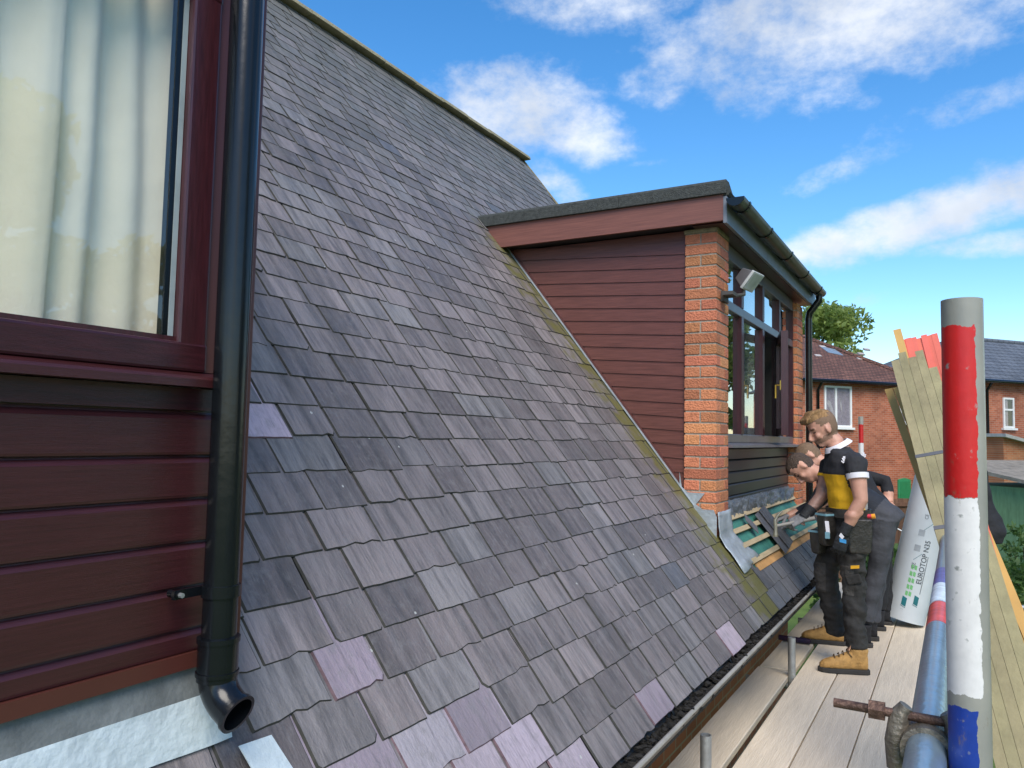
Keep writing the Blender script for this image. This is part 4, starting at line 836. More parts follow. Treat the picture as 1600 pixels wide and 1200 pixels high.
def hand(name, wrist, d, nrm, side, m, parent, curl=.5, size=1.0, thumb_in=.5):
    """palm + five fingers; d: wrist->knuckles, nrm: back of hand, side=+1: thumb towards d x nrm"""
    d = Vector(d).normalized(); nrm = Vector(nrm); nrm = (nrm-d*nrm.dot(d)).normalized(); w_ = d.cross(nrm)*side; wrist = Vector(wrist); mb = MB(); k = size
    mb.loft([ering(wrist-d*.03*k, w_, nrm, .029*k, .023*k, 14), ering(wrist, w_, nrm, .030*k, .021*k, 14), ering(wrist+d*.035*k, w_, nrm, .040*k, .0175*k, 14), ering(wrist+d*.085*k, w_, nrm, .043*k, .0145*k, 14), ering(wrist+d*.098*k, w_, nrm, .040*k, .011*k, 14)])
    for i, (off, L_, r_) in enumerate(((.031, .072, .0092), (.0105, .080, .0096), (-.0105, .075, .0092), (-.031, .058, .0082))):
        p = wrist+d*.088*k+w_*off*k; a = .12+.05*i; pts = [p-d*.01*k]; rr = [r_*1.05*k]
        for sgm, fr in enumerate((.42, .32, .26)):
            pts.append(p); rr.append(r_*(1.03-.09*sgm)*k); a += curl*(.75+.08*i); p = p+(d*math.cos(a)-nrm*math.sin(a)+w_*off*1.2).normalized()*L_*fr*k
        pts.append(p); rr.append(r_*.7*k); mb.tube(pts, rr, 10)
    p = wrist+d*.022*k+w_*.030*k; dv = (d*.75+w_*.62-nrm*.35*(1+thumb_in)).normalized(); pts = [p-dv*.01*k]; rr = [.014*k]
    for fr in (.040, .034, .026): pts.append(p); rr.append(.0128*k if fr > .03 else .0108*k); p = p+dv*fr*k; dv = (dv*.85+d*.35-w_*.28*thumb_in-nrm*.25*curl).normalized()
    pts.append(p); rr.append(.008*k); mb.tube(pts, rr, 10)
    return remesh(name, mb, .0042, m, parent, 2)
def boot(name, heel, fw, parent, ml, tan=True, L_=.30):
    fw = Vector(fw).normalized(); up = Vector((0, 0, 1)); sd2 = up.cross(fw); heel = Vector(heel); mb = MB()
    st = [(-.005, .030, .055, .040), (.03, .036, .065, .060), (.08, .038, .068, .068), (.13, .040, .058, .058), (.18, .046, .044, .044), (.235, .047, .036, .036), (.275, .038, .028, .029), (.297, .018, .018, .018)]
    mb.loft([ering(heel+fw*a*L_/.30+up*(.022+h), sd2, up, w_, h, 18) for a, w_, h, _ in st])
    mb.loft([ering(heel+fw*.055+up*.08, sd2, fw, .042, .058, 18), ering(heel+fw*.050+up*.125, sd2, fw, .043, .056, 18), ering(heel+fw*.045+up*.165, sd2, fw, .046, .060, 18)])
    o = remesh(name, mb, .006, ml, parent, 3)
    so = MB(); out = []
    for a, w_ in ((-.02, .02), (0, .034), (.05, .039), (.12, .040), (.19, .049), (.245, .049), (.285, .036), (.308, .014)): out.append((a*L_/.30, w_))
    pl = [heel+fw*a+sd2*w_+up*.001 for a, w_ in out]+[heel+fw*a-sd2*w_+up*.001 for a, w_ in out[::-1]]
    so.prism(pl, up*.032); so_ = obj('sole', so, M_SOLE, o, smooth=False); bevel(so_, .006, 2)
    if tan:
        la = MB()
        for i in range(5):
            c = heel+fw*(.205-.028*i)+up*(.112+.013*i if i < 3 else .138+.016*(i-2)); la.tube([c+sd2*.028-up*.012, c+up*.006, c-sd2*.028-up*.012], .0035, 6)
        c = heel+fw*.10+up*.16; la.tube([c, c+sd2*.03+fw*.02-up*.02, c+sd2*.045-up*.045], .003, 6); la.tube([c, c-sd2*.03+fw*.02-up*.02, c-sd2*.04-up*.05], .003, 6); obj('laces', la, mat('dark_lace', (.10, .06, .03), .8), o)
        tg = MB(); tg.obox(heel+fw*.105+up*.175, sd2*.022, (up*.8-fw*.35)*.028, fw*.004); obj('tongue', tg, mat('pink_tan_tongue', (.48, .26, .16), .8), o)
    return o
def limb(mb, pts, rs_, n=14): mb.tube(pts, rs_, n)

def man_standing():
    X = 5.86; foot = Vector((X, .74, BZ))
    man = thing('person', 'standing man in black and yellow T-shirt, tool belt and tan boots holding a hammer', 'person', foot)
    f = Vector((-.40, .917, 0)).normalized(); l = Vector((0, 0, 1)).cross(f).normalized()   # f: facing, l: his left
    if l.x > 0: pass
    P = lambda u, v, x=X: pX(u, v, x)
    # his left side is nearer to the camera
    hip = P(1326, 835); hl, hr = hip+l*.095, hip-l*.095
    near = -1 if l.x > 0 else 1
    Nn = l*near                                   # unit vector to the camera-side
    kneeN = P(1333, 905, X-.10); ankN = P(1337, 1000, X-.12); kneeF = P(1290, 900, X+.08); ankF = P(1306, 978, X+.10)
    hipN = hip+Nn*.095; hipF = hip-Nn*.095
    sN = P(1337, 722, X-.19); eN = P(1345, 782, X-.23); wN = P(1321, 828, X-.25)
    sF = P(1297, 727, X+.17); eF = P(1283, 776, X+.10); wF = P(1258, 806, X+.02)
    c = P(1285, 669, X-.02)
    uh = (Vector((0, 0, 1))*.86+f*.46).normalized(); fh = (f*.90-Vector((0, 0, 1))*.56+Vector((-1, 0, 0))*.10); fh = (fh-uh*fh.dot(uh)).normalized()
    mb = MB()
    tor = [(1329, 862, .150, .105), (1328, 835, .168, .125), (1326, 808, .162, .122), (1324, 785, .158, .118), (1321, 760, .170, .124), (1319, 738, .188, .128), (1318, 722, .196, .118), (1315, 710, .160, .098), (1311, 700, .085, .075), (1308, 693, .060, .062)]
    mb.loft([ering(P(u, v), l, f, hw, hd, 24) for u, v, hw, hd in tor])
    limb(mb, [P(1308, 700), P(1305, 690), c-uh*.075-fh*.018, c-uh*.03], [.062, .058, .056, .05])
    head_prims(mb, c, fh, uh, 1.0); hair_prims(mb, c, fh, uh, 1.0, True)
    limb(mb, [sN-Nn*.05, sN, (sN+eN)/2+Vector((0, 0, .02))], [.075, .072, .064]); limb(mb, [sN, (sN+eN)/2, eN, (eN*.6+wN*.4), wN], [.062, .055, .046, .045, .031])
    limb(mb, [sF+Nn*.05, sF, (sF+eF)/2+Vector((0, 0, .02))], [.075, .070, .062]); limb(mb, [sF, (sF+eF)/2, eF, (eF*.6+wF*.4), wF], [.060, .053, .045, .043, .031])
    for h_, k_, a_ in ((hipN, kneeN, ankN), (hipF, kneeF, ankF)):
        limb(mb, [h_+Vector((0, 0, .03)), h_*.6+k_*.4, k_+Vector((0, 0, .05)), k_, k_*.62+a_*.38, a_*.8+k_*.2, a_, a_-Vector((0, 0, .05))], [.105, .097, .079, .077, .078, .070, .072, .068])
    ZY = P(1320, 741).z; ZB = P(1320, 798).z; ZN = P(1308, 699).z
    I = dict(skin=0, beard=1, fade=2, hair=3, brow_lid_shade=4, tee=5, yel=6, pat=7, trou=8, tat=9, knee=10)
    bones = [('armN', sN, eN), ('armN2', eN, wN), ('armF', sF, eF), ('armF2', eF, wF)]
    def reg(p):
        if (p-c).dot(uh) > -.085 and (p-c-uh*.02).length < .17: return head_region(p, c, fh, uh, I, 1.0)
        dN, tN = segd(p, sN, eN); dN2, _ = segd(p, eN, wN); dF, tF = segd(p, sF, eF); dF2, _ = segd(p, eF, wF)
        if min(dN, dN2) < .085 and (p-hip).dot(Nn) > .10 and p.z < sN.z+.1:
            if dN2 < dN or tN > .36: return I['skin'] if min(dN, dN2) < .062 else (I['tee'] if p.z > ZB else I['trou'])
            return I['tee']
        if min(dF, dF2) < .062 and (dF2 < dF or tF > .42) and ((p-hip).dot(f) > .10 or dF2 < .05): return I['tat']
        if p.z > ZN+.005 and (p-P(1307, 695)).length < .12: return I['skin']
        if p.z < ZB: 
            for k_ in (kneeN, kneeF):
                if (p-k_).length < .14 and (p-k_).dot(f) > .02 and abs(p.z-k_.z) < .10: return I['knee']
            return I['trou']
        ctr = P(1321, 760); dd = (p-ctr).dot(f)
        if dd < -.085 and p.z < ZY+.06: return I['pat']
        return I['yel'] if p.z < ZY else I['tee']
    def disp(p):
        if (p-c).dot(uh) > .07 and (p-c).length < .2: return .006*noise.noise(Vector((p.dot(l)*110, p.dot(fh)*22, p.dot(uh)*40)))+.003*noise.noise(p*130)
        if p.z > ZB+.02: return .010*noise.noise(Vector((p.x*9, p.y*9, p.z*17))) if p.z < ZN-.03 and segd(p, eN, wN)[0] > .07 and segd(p, eF, wF)[0] > .07 and segd(p, sN, eN)[0] > .065 else 0
        return .017*noise.noise(Vector((p.x*7, p.y*7, p.z*13)))+.009*noise.noise(Vector((p.x*20, p.y*20, p.z*34)))
    body = remesh('body', mb, .0075, [M_SKIN, M_STUB, M_FADE, M_HAIR, M_BROW_LID, M_TEE, M_YEL, M_CAMO, M_TROU, M_TATTOO, M_KNEE], man, 4, reg, disp)
    # collar and cuff
    cc = P(1308, 695, X-.0); cn = (Vector((0, 0, 1))*.86+f*-.30-Vector((0, 0, 0))).normalized(); cn = (Vector((0, 0, 1))+f*.55).normalized()
    a1 = l; a2 = cn.cross(a1).normalized(); t = MB(); t.loft([ering(cc+cn*h, a1, a2, (.088)*k_, .092*k_, 24, 2) for h, k_ in ((-.020, 1.12), (-.006, 1.04), (.012, .90), (.013, .84), (-.016, 1.0))], cap=False); obj('collar', t, M_WHT, man)
    cd_ = (eN-sN).normalized(); cc = sN+cd_*.095; a1 = cd_.orthogonal().normalized(); a2 = cd_.cross(a1); t = MB(); t.loft([ering(cc+cd_*h, a1, a2, r_, r_, 20, 2) for h, r_ in ((-.018, .072), (.018, .070), (.018, .060), (-.018, .060))], cap=False); obj('sleeve_cuff', t, M_WHT, man)
    for (u, v) in ((1319, 719), (1349, 713)):     # small white figures printed on chest and sleeve
        q = P(u, v, X-.0); vd = q.normalized(); hit = q-vd*.30
        bt_ = body; inv = Matrix.Translation(-wloc(bt_)); ok, loc, nr, _ = bt_.ray_cast(inv @ Vector((0, 0, 0)), vd)
        if ok:
            loc = loc+wloc(bt_); rx = vd.cross(Vector((0, 0, 1))).normalized(); uy = rx.cross(vd); t = MB()
            for dx_, dz_, w_, h_, a_ in ((0, .020, .007, .007, 0), (-.004, .004, .006, .013, .5), (.006, -.004, .005, .012, -.7), (-.010, -.012, .004, .010, .8), (.008, .010, .010, .003, .3)):
                ca, sa = math.cos(a_), math.sin(a_); t.obox(loc-vd*.006+rx*dx_+uy*dz_, (rx*ca+uy*sa)*w_, (uy*ca-rx*sa)*h_, vd*.003)
            obj('shirt_motif', t, M_WHT, man, smooth=False)
    # gloves
    hand('glove', wN+(wN-eN).normalized()*.035, (wN-eN).normalized()*.55+Vector((0, .12, -1)), -Nn*-1, -1, M_GLOVE, man, .55, 1.12)
    t = MB(); cd_ = (wN-eN).normalized(); a1 = cd_.orthogonal().normalized(); a2 = cd_.cross(a1); t.loft([ering(wN+cd_*h, a1, a2, r_, r_, 18, 2) for h, r_ in ((-.045, .040), (-.01, .037), (.03, .036))], cap=True); obj('glove_cuff', t, M_GLOVE, man)
    q = P(1317, 838, X-.33); t = MB(); t.obox(q+Vector((0, .0, -.03)), (0, .020, .004), (.004, 0, 0), (0, 0, .012)); obj('glove_logo', t, mat('blue_logo', (.05, .30, .62), .5), man, smooth=False)
    t = MB(); t.obox(q+Vector((0, .008, .0)), (0, .010, .012), (.004, 0, 0), (0, -.006, .010)); obj('glove_logo', t, M_WHT, man, smooth=False)
    # hammer, and the hand closed on its handle
    hA, hB = P(1262, 812, X+.0), P(1212, 822, X-.05); hd_ = (hB-hA).normalized()
    hm = thing('claw_hammer', 'grey claw hammer held over the loose slate', 'hammer', hB)
    t = MB(); t.tube([hA-hd_*.05, hA+hd_*.05, hB], [.016, .014, .0105], 12); obj('handle', t, mat('grey_grip', (.25, .24, .22), .6), hm)
    hu = P(1212, 800, X-.05)-P(1212, 822, X-.05); hu.normalize(); t = MB(); t.tube([hB+hu*.010, hB-hu*.03, hB-hu*.062], [.014, .013, .018], 14); t.tube([hB-hu*.060, hB-hu*.075], [.019, .018], 14)
    t.tube([hB+hu*.005, hB+hu*.045+hd_*.004, hB+hu*.08-hd_*.02, hB+hu*.10-hd_*.05], [.014, .012, .009, .004], 12); obj('head', t, mat('hammer_steel', (.38, .35, .28), .4, metallic=.7), hm)
    gd = (wF-eF).normalized(); hand('glove', wF+gd*.01, gd*.5+hd_*.8, Vector((-.5, -.1, .85)), 1, M_GGLOVE, man, .85, 1.1)
    t = MB(); a1 = gd.orthogonal().normalized(); a2 = gd.cross(a1); t.loft([ering(wF+gd*h, a1, a2, r_, r_, 18, 2) for h, r_ in ((-.075, .044), (-.03, .039), (.02, .037))]); obj('glove_cuff', t, M_GLOVE, man)
    # boots
    boot('boot', (P(1345, 1037, X-.12).x, P(1345, 1037, X-.12).y-.035, BZ), (-.34, .94, 0), man, M_BOOT)
    bF = pZ(1313, 1008, BZ); boot('boot', (bF.x, bF.y-.02, BZ), (-.16, .98, 0), man, M_BOOT)
    # belt and pouches
    t = MB(); bc = P(1325, 800); t.loft([ering(bc+Vector((0, 0, h)), l, f, .172*k_, .132*k_, 28) for h, k_ in ((-.03, 1.0), (-.03, 1.05), (.03, 1.05), (.03, 1.0))], cap=False); obj('belt', t, M_LEATHER, man)
    def pouch(u, v, x, hw, hh, dp, m, name='pouch', yaw=0):
        ce = P(u, v, x); e1 = (f*math.cos(yaw)+l*math.sin(yaw)); e2 = Vector((0, 0, 1)).cross(e1); t = MB()
        t.loft([[ce+e1*a*hw*s_+e2*b*dp*s2-Vector((0, 0, 1))*z for a, b in ((-1, -1), (1, -1), (1, 1), (-1, 1))] for z, s_, s2 in ((-hh, 1.0, 1.15), (0, 1.0, 1.0), (hh*.8, .92, .8), (hh, .8, .6))]); o = obj(name, t, m, man, smooth=60); bevel(o, .018, 4); return ce, e1, e2
    for (u, v, x, hw, hh, dpp, yw) in ((1297, 826, X-.10, .085, .115, .040, .5), (1279, 846, X-.04, .055, .085, .04, .8), (1343, 838, X-.175, .078, .115, .020, 0)):
        ce, e1, e2 = pouch(u, v, x, hw, hh, dpp, M_LEATHER, 'tool_pouch', yw)
        if u < 1330:
            t = MB(); t.obox(ce+Vector((0, 0, hh*.86)), e1*hw*1.03, e2*dpp*1.2, Vector((0, 0, .007))); obj('pouch_trim', t, M_BLUETRIM, man, smooth=False)
    kc = P(1293, 834, X-.19); t = MB(); t.obox(kc+Vector((0, 0, .045)), (0, .012, .0), (.006, 0, 0), (0, .004, .04)); obj('knife_blade', t, M_WHT, man, smooth=False); t = MB(); t.obox(kc+Vector((0, 0, -.01)), (0, .015, 0), (.008, 0, 0), (0, .0, .022)); obj('knife_handle', t, M_BLUETRIM, man, smooth=False)
    t = MB(); q = P(1362, 807, X-.1); t.tube([q+Vector((0, .05, 0)), q], .016, 12); obj('red_tool_grip', t, mat('red_grip', (.55, .03, .06), .5), man); t = MB(); t.tube([q, q+Vector((0, -.022, .004))], .017, 12); obj('orange_tool_end', t, mat('orange_tip', (.75, .32, .02), .5), man)
    q = P(1336, 886, X-.20); t = MB(); t.obox(q, (0, .026, -.004), (.006, 0, 0), (0, 0, .010)); obj('yellow_label', t, mat('yellow_label', (.72, .36, .01), .6), man, smooth=False)
    t = MB(); q = P(1334, 905, X-.18); t.obox(q, (0, .045, -.012), (.012, 0, 0), (0, .012, .03)); bevel(obj('pocket_flap', t, M_TROU, man, smooth=False), .008, 2)
    return man
man_standing()

def man_bending(X, off, lab, headpx, hairm, shirt, trou, shoes, fwd, neckpx, hippx, kneepx, footpx, handpx, elbowpx, shoulderpx, collar=None, elbow2=None):
    man = thing('person', lab, 'person', (X, pX(*footpx, X).y, BZ))
    P = lambda u, v, x=X: pX(u, v, x)
    sh = P(*shoulderpx); hip = P(*hippx); nk = P(*neckpx); c = P(*headpx); ax = (sh-hip).normalized(); side = Vector((1, 0, 0)); side = (side-ax*side.dot(ax)).normalized(); dep = ax.cross(side)
    f = (c-nk).normalized(); mb = MB(); Lt = (sh-hip).length
    mb.loft([ering(hip-ax*.12, side, dep, .12, .10, 22), ering(hip-ax*.05, side, dep, .165, .13, 22), ering(hip+ax*.08, side, dep, .165, .125, 22), ering(hip+ax*Lt*.45, side, dep, .165, .118, 22), ering(hip+ax*Lt*.8, side, dep, .195, .125, 22), ering(sh+ax*.02, side, dep, .17, .10, 22), ering(sh+ax*.07, side, dep, .08, .07, 22)])
    limb(mb, [sh, nk, c-f*.03], [.075, .062, .055])
    uh = f; fh = Vector(fwd).normalized(); fh = (fh-uh*fh.dot(uh)).normalized(); head_prims(mb, c+f*.03, fh, uh, 1.0); hair_prims(mb, c+f*.03, fh, uh, 1.0, False); hc = c+f*.03
    sN, sF = sh-side*.18, sh+side*.18; e = P(*elbowpx, X-.22); h_ = P(*handpx, X-.12); e2 = P(*(elbow2 or elbowpx), X+.22); h2 = P(handpx[0]-6, handpx[1]-8, X+.10) if not elbow2 else P(elbow2[0]+6, elbow2[1]+34, X+.12)
    limb(mb, [sN+side*.05, sN, (sN+e)/2, e, (e+h_)/2, h_], [.078, .072, .062, .052, .046, .034]); limb(mb, [sF-side*.05, sF, (sF+e2)/2, e2, (e2+h2)/2, h2], [.078, .072, .062, .052, .046, .034])
    for s_ in (-1, 1):
        k_ = P(*kneepx, X+s_*.10); a_ = P(footpx[0]+s_*5, footpx[1]-22, X+s_*.12); hh = hip-ax*.02+side*.09*s_
        limb(mb, [hh, hh*.55+k_*.45, k_, k_*.5+a_*.5, a_], [.104, .090, .072, .066, .058])
        ft = P(footpx[0]+s_*5+8, footpx[1], X+s_*.12); boot('shoe', (ft.x, ft.y, BZ), (-.1, 1, 0), man, shoes, False, .28)
    I = dict(skin=0, beard=None, fade=1, hair=1, brow_lid_shade=2)
    def reg(p):
        if (p-hc).length < .165 and (p-hc).dot(uh) > -.125: return head_region(p, hc, fh, uh, I, 1.0)
        d = (p-hip).dot(ax)
        ds = min(segd(p, sN, e)[0], segd(p, e, h_)[0], segd(p, sF, e2)[0], segd(p, e2, h2)[0])
        if min((p-h_).length, (p-h2).length) < .10: return 0
        if ds < .085 and d > .12: return 3
        if (p-nk).length < .10 and d > Lt+.03: return 0
        return 3 if d > .06 and p.z > hip.z-.12 else 4
    remesh('body', mb, .010, [M_SKIN, hairm, M_BROW_LID, shirt, trou], man, 4, reg, lambda p: .012*noise.noise(Vector((p.x*8, p.y*8, p.z*12)))*(0 if (p-hc).length < .18 else 1))
    d_ = (h_-e).normalized(); hand('hand', h_, d_, Vector((-.4, 0, .9)), 1, M_GGLOVE if not elbow2 else M_SKIN, man, .6, 1.05)
    d_ = (h2-e2).normalized(); hand('hand', h2, d_, Vector((.2, 0, .9)), -1, M_GGLOVE if not elbow2 else M_SKIN, man, .6, 1.05)
    if collar:
        cn = (nk-sh).normalized(); a1 = cn.orthogonal().normalized(); a2 = cn.cross(a1); t = MB(); cc = sh+(nk-sh)*.62; t.loft([ering(cc+cn*h, a1, a2, r_, r_, 20, 2) for h, r_ in ((-.025, .088), (.02, .074), (.02, .066), (-.025, .075))], cap=False); obj('collar', t, collar, man)
    return man
man_bending(6.62, 0, 'bending man in navy polo and charcoal trousers leaning over the membrane', (1259, 733), M_DHAIR, M_NAVY, M_GREYT, M_BLACKCLOTH, (-.25, .55, -.80), (1279, 740), (1378, 806), (1372, 888), (1357, 992), (1236, 815), (1272, 790), (1300, 752), M_MAROON)
man_bending(7.25, 0, 'crouching man mostly hidden behind the bending man, elbow raised', (1270, 716), mat('light_brown_hair', (.16, .10, .06), .8, .3, 60), M_BLACKCLOTH, M_BLACKCLOTH, M_BLACKCLOTH, (-.2, .7, -.6), (1286, 724), (1372, 800), (1380, 870), (1378, 975), (1262, 800), (1290, 775), (1330, 742), None, (1384, 752))

# ------------------------------------------------------------------ houses beyond
wd = Vector((math.cos(math.radians(-40)), math.sin(math.radians(-40)), 0)); wn_ = Vector((wd.y, -wd.x, 0))
if wn_.dot(Vector((1, 0, 0))) > 0: wn_ = -wn_      # towards the camera
M_FB = brick_mat('far_red_brick', (wd.x, wd.y), (.30, .075, .032), (.44, .14, .07), (.34, .24, .18))
def tile_mat(name, c1, c2, gap, rowh, wdt, d2):
    m = brick_mat(name, d2, c1, c2, gap); k = [n for n in m.node_tree.nodes if n.type == 'TEX_BRICK'][0]; k.inputs['Brick Width'].default_value = wdt; k.inputs['Row Height'].default_value = rowh; k.inputs['Mortar Size'].default_value = .012
    bp = m.node_tree.nodes.new('ShaderNodeBump'); bp.inputs['Strength'].default_value = .8; bp.inputs['Distance'].default_value = .03; m.node_tree.links.new(k.outputs['Fac'], bp.inputs['Height']); bp.invert = True; m.node_tree.links.new(bp.outputs[0], m.node_tree.nodes['Principled BSDF'].inputs['Normal']); return m
M_TILE_B = tile_mat('brown_roof_tile', (.12, .05, .038), (.20, .09, .065), (.04, .025, .02), .075, .17, (wd.x, wd.y)); M_TILE_G = tile_mat('grey_roof_tile', (.085, .10, .125), (.11, .125, .15), (.035, .04, .05), .16, .33, (wd.x, wd.y))
M_PANE = glass_mat('far_glass', (.9, .9, .9), 1.5, 2.0)
A0 = Vector(ray(1340, 690))*31.0
def onwall(u, v, off=0.0): return pP(u, v, A0+wn_*off, wn_)
def along(p): return (p-A0).dot(wd)
def far_house(lab, u0, u1, eave_v, ridge_v, off, tile, dep, hip0, hip1, wins, doors=(), group=None):
    a0, a1 = along(onwall(u0, 640, off)), along(onwall(u1, 640, off)); um = (u0+u1)/2
    ez = onwall(um, eave_v, off).z; B = A0+wn_*off
    th = thing('far_house', lab, 'house', tuple(Vector((B.x, B.y, GZ))+wd*(a0+a1)/2), group)
    Q = lambda a, d, z: Vector((B.x, B.y, 0))+wd*a-wn_*d+Vector((0, 0, z))
    t = MB(); t.hexa([Q(a0, 0, GZ), Q(a1, 0, GZ), Q(a1, dep, GZ), Q(a0, dep, GZ), Q(a0, 0, ez), Q(a1, 0, ez), Q(a1, dep, ez), Q(a0, dep, ez)]); wall = obj('wall', t, M_FB, th, smooth=False)
    ov = .3; rise = (dep/2+ov)*.62; rz = ez+rise; t = MB()
    e = [Q(a0-ov*(hip0 > 0), -ov, ez-.05), Q(a1+ov*(hip1 > 0), -ov, ez-.05), Q(a1+ov*(hip1 > 0), dep+ov, ez-.05), Q(a0-ov*(hip0 > 0), dep+ov, ez-.05)]; r0, r1 = Q(a0+hip0, dep/2, rz), Q(a1-hip1, dep/2, rz)
    t.add(e+[r0, r1], [(0, 1, 5, 4), (2, 3, 4, 5), (1, 2, 5), (3, 0, 4), (3, 2, 1, 0)]); ro = obj('roof', t, tile, th, smooth=False)
    t = MB(); t.tube([e[0]+Vector((0, 0, .02)), e[1]+Vector((0, 0, .02))], .075, 10); obj('gutter', t, M_BLACK, th)
    t = MB(); t.tube([r0, r1], .11, 8); obj('ridge_capping', t, tile, ro)
    for hp, s_, k_ in ((hip0, r0, e[0]), (hip1, r1, e[1])):
        if hp: t = MB(); t.tube([s_, k_], .10, 8); obj('hip_capping', t, tile, ro)
    for (u, v, u2, v2, kind) in wins:
        p, q = onwall(u, v, off), onwall(u2, v2, off); w0, w1, z1, z0 = along(p), along(q), p.z, q.z
        t = MB(); fwid = .07
        for (x0, x1, zz0, zz1) in ((w0, w0+fwid, z0, z1), (w1-fwid, w1, z0, z1), (w0+fwid, w1-fwid, z0, z0+fwid), (w0+fwid, w1-fwid, z1-fwid, z1))+(((w0+(w1-w0)*.42-.04, w0+(w1-w0)*.42+.04, z0+fwid, z1-fwid),) if kind == 'v' else ((w0+fwid, w1-fwid, z0+(z1-z0)*.60-.035, z0+(z1-z0)*.60+.035),) if kind == 'h' else ()):
            t.hexa([Q(x0, -.05, zz0), Q(x1, -.05, zz0), Q(x1, .02, zz0), Q(x0, .02, zz0), Q(x0, -.05, zz1), Q(x1, -.05, zz1), Q(x1, .02, zz1), Q(x0, .02, zz1)])
        wo_ = obj('window', t, M_WHITE, th, smooth=False)
        t = MB(); t.hexa([Q(w0+.02, -.022, z0+.02), Q(w1-.02, -.022, z0+.02), Q(w1-.02, -.018, z0+.02), Q(w0+.02, -.018, z0+.02), Q(w0+.02, -.022, z1-.02), Q(w1-.02, -.022, z1-.02), Q(w1-.02, -.018, z1-.02), Q(w0+.02, -.018, z1-.02)]); obj('pane', t, M_PANE, wo_, smooth=False)
        t = MB(); n = 40
        for zz in (z0+.03, z1-.03):
            for i in range(n+1): a = w0+.05+(w1-w0-.1)*i/n; t.v.append(tuple(Q(a, -.010+.006*math.sin(i*1.7), zz)))
        for i in range(n):
            if kind == 'v' or i < n*.45: t.f.append((i, i+1, n+2+i, n+1+i)); t.m.append(0)
        obj('net_curtain', t, mat('lilac_curtain', (.42, .38, .43), .9), wo_, smooth='all')
        t = MB(); t.hexa([Q(w0+.02, -.0035, z0+.02), Q(w1-.02, -.0035, z0+.02), Q(w1-.02, .0, z0+.02), Q(w0+.02, .0, z0+.02), Q(w0+.02, -.0035, z1-.02), Q(w1-.02, -.0035, z1-.02), Q(w1-.02, .0, z1-.02), Q(w0+.02, .0, z1-.02)]); obj('dark_interior_sheet', t, M_INSIDE, wo_, smooth=False)  # dark sheet on the wall, painted as the unlit room behind the glass
        t = MB(); t.hexa([Q(w0-.08, -.11, z0-.08), Q(w1+.08, -.11, z0-.08), Q(w1+.08, .0, z0-.08), Q(w0-.08, 0, z0-.08), Q(w0-.08, -.11, z0-.005), Q(w1+.08, -.11, z0-.005), Q(w1+.08, 0, z0-.005), Q(w0-.08, 0, z0-.005)]); obj('sill', t, M_WHITE, wo_, smooth=False)
    for (u, v, u2, v2) in doors:
        p, q = onwall(u, v, off), onwall(u2, v2, off); w0, w1, z1 = along(p), along(q), p.z; mg = mat('green_door', (.03, .22, .09), .4, .1); n = 8; wm = (w0+w1)/2
        arc = [(w0, GZ+.02), (w1, GZ+.02), (w1, z1-.06)]+[(w1+(w0-w1)*i/n, z1-.06+.06*math.sin(math.pi*i/n)) for i in range(1, n)]+[(w0, z1-.06)]
        t = MB(); t.prism([Q(a, -.05, z) for a, z in arc], -wn_*.05); do = obj('door', t, mat('green_door_frame', (.04, .27, .12), .4), th, smooth=False)
        t = MB(); t.hexa([Q(w0+.06, -.07, GZ+.05), Q(w1-.06, -.07, GZ+.05), Q(w1-.06, -.051, GZ+.05), Q(w0+.06, -.051, GZ+.05), Q(w0+.06, -.07, z1-.12), Q(w1-.06, -.07, z1-.12), Q(w1-.06, -.051, z1-.12), Q(w0+.06, -.051, z1-.12)]); obj('door_leaf', t, mg, do, smooth=False)
        t = MB(); t.tube([Q(w1-.14, -.07, z1-.95), Q(w1-.14, -.12, z1-.95), Q(w1-.26, -.12, z1-.95)], .02, 8); obj('handle', t, M_GALV, do)
    t = MB(); 
    for uu in ((1540,) if u0 > 1420 else (1276,)):
        a = along(onwall(uu, 640, off)); t.tube([Q(a, -.30, ez-.06), Q(a, -.08, ez-.35), Q(a, -.08, GZ)], .05, 10)
    obj('downpipe', t, M_BLACK, th)
    return th, Q, ez
HA, QA, ezA = far_house('brown-tiled red brick house with white window behind the men', 1215, 1447, 597, 540, 0, M_TILE_B, 5.9, 0, 3.2, [(1287, 602, 1330, 668, 'v'), (1405, 628, 1424, 661, 'n')], [(1402, 747, 1422, 790)])
t = MB(); 
HB, QB, ezB = far_house('grey-roofed red brick house right of the foreground pole', 1490, 1760, 600, 525, 1.2, M_TILE_G, 6.2, 3.6, 0, [(1566, 621, 1584, 669, 'h')])
# small green-framed window low on the first far house
p, q = onwall(1431, 748), onwall(1443, 775); 
t = MB(); w0, w1 = along(p), along(q); t.hexa([QA(w0, -.05, q.z), QA(w1, -.05, q.z), QA(w1, .01, q.z), QA(w0, .01, q.z), QA(w0, -.05, p.z), QA(w1, -.05, p.z), QA(w1, .01, p.z), QA(w0, .01, p.z)]); gw = obj('small_window', t, mat('green_frame', (.04, .25, .11), .5), HA, smooth=False)
t = MB(); t.hexa([QA(w0+.06, -.06, q.z+.08), QA(w1-.06, -.06, q.z+.08), QA(w1-.06, -.051, q.z+.08), QA(w0+.06, -.051, q.z+.08), QA(w0+.06, -.06, p.z-.06), QA(w1-.06, -.06, p.z-.06), QA(w1-.06, -.051, p.z-.06), QA(w0+.06, -.051, p.z-.06)]); obj('pane', t, mat('pale_pane', (.45, .47, .46), .2), gw, smooth=False)
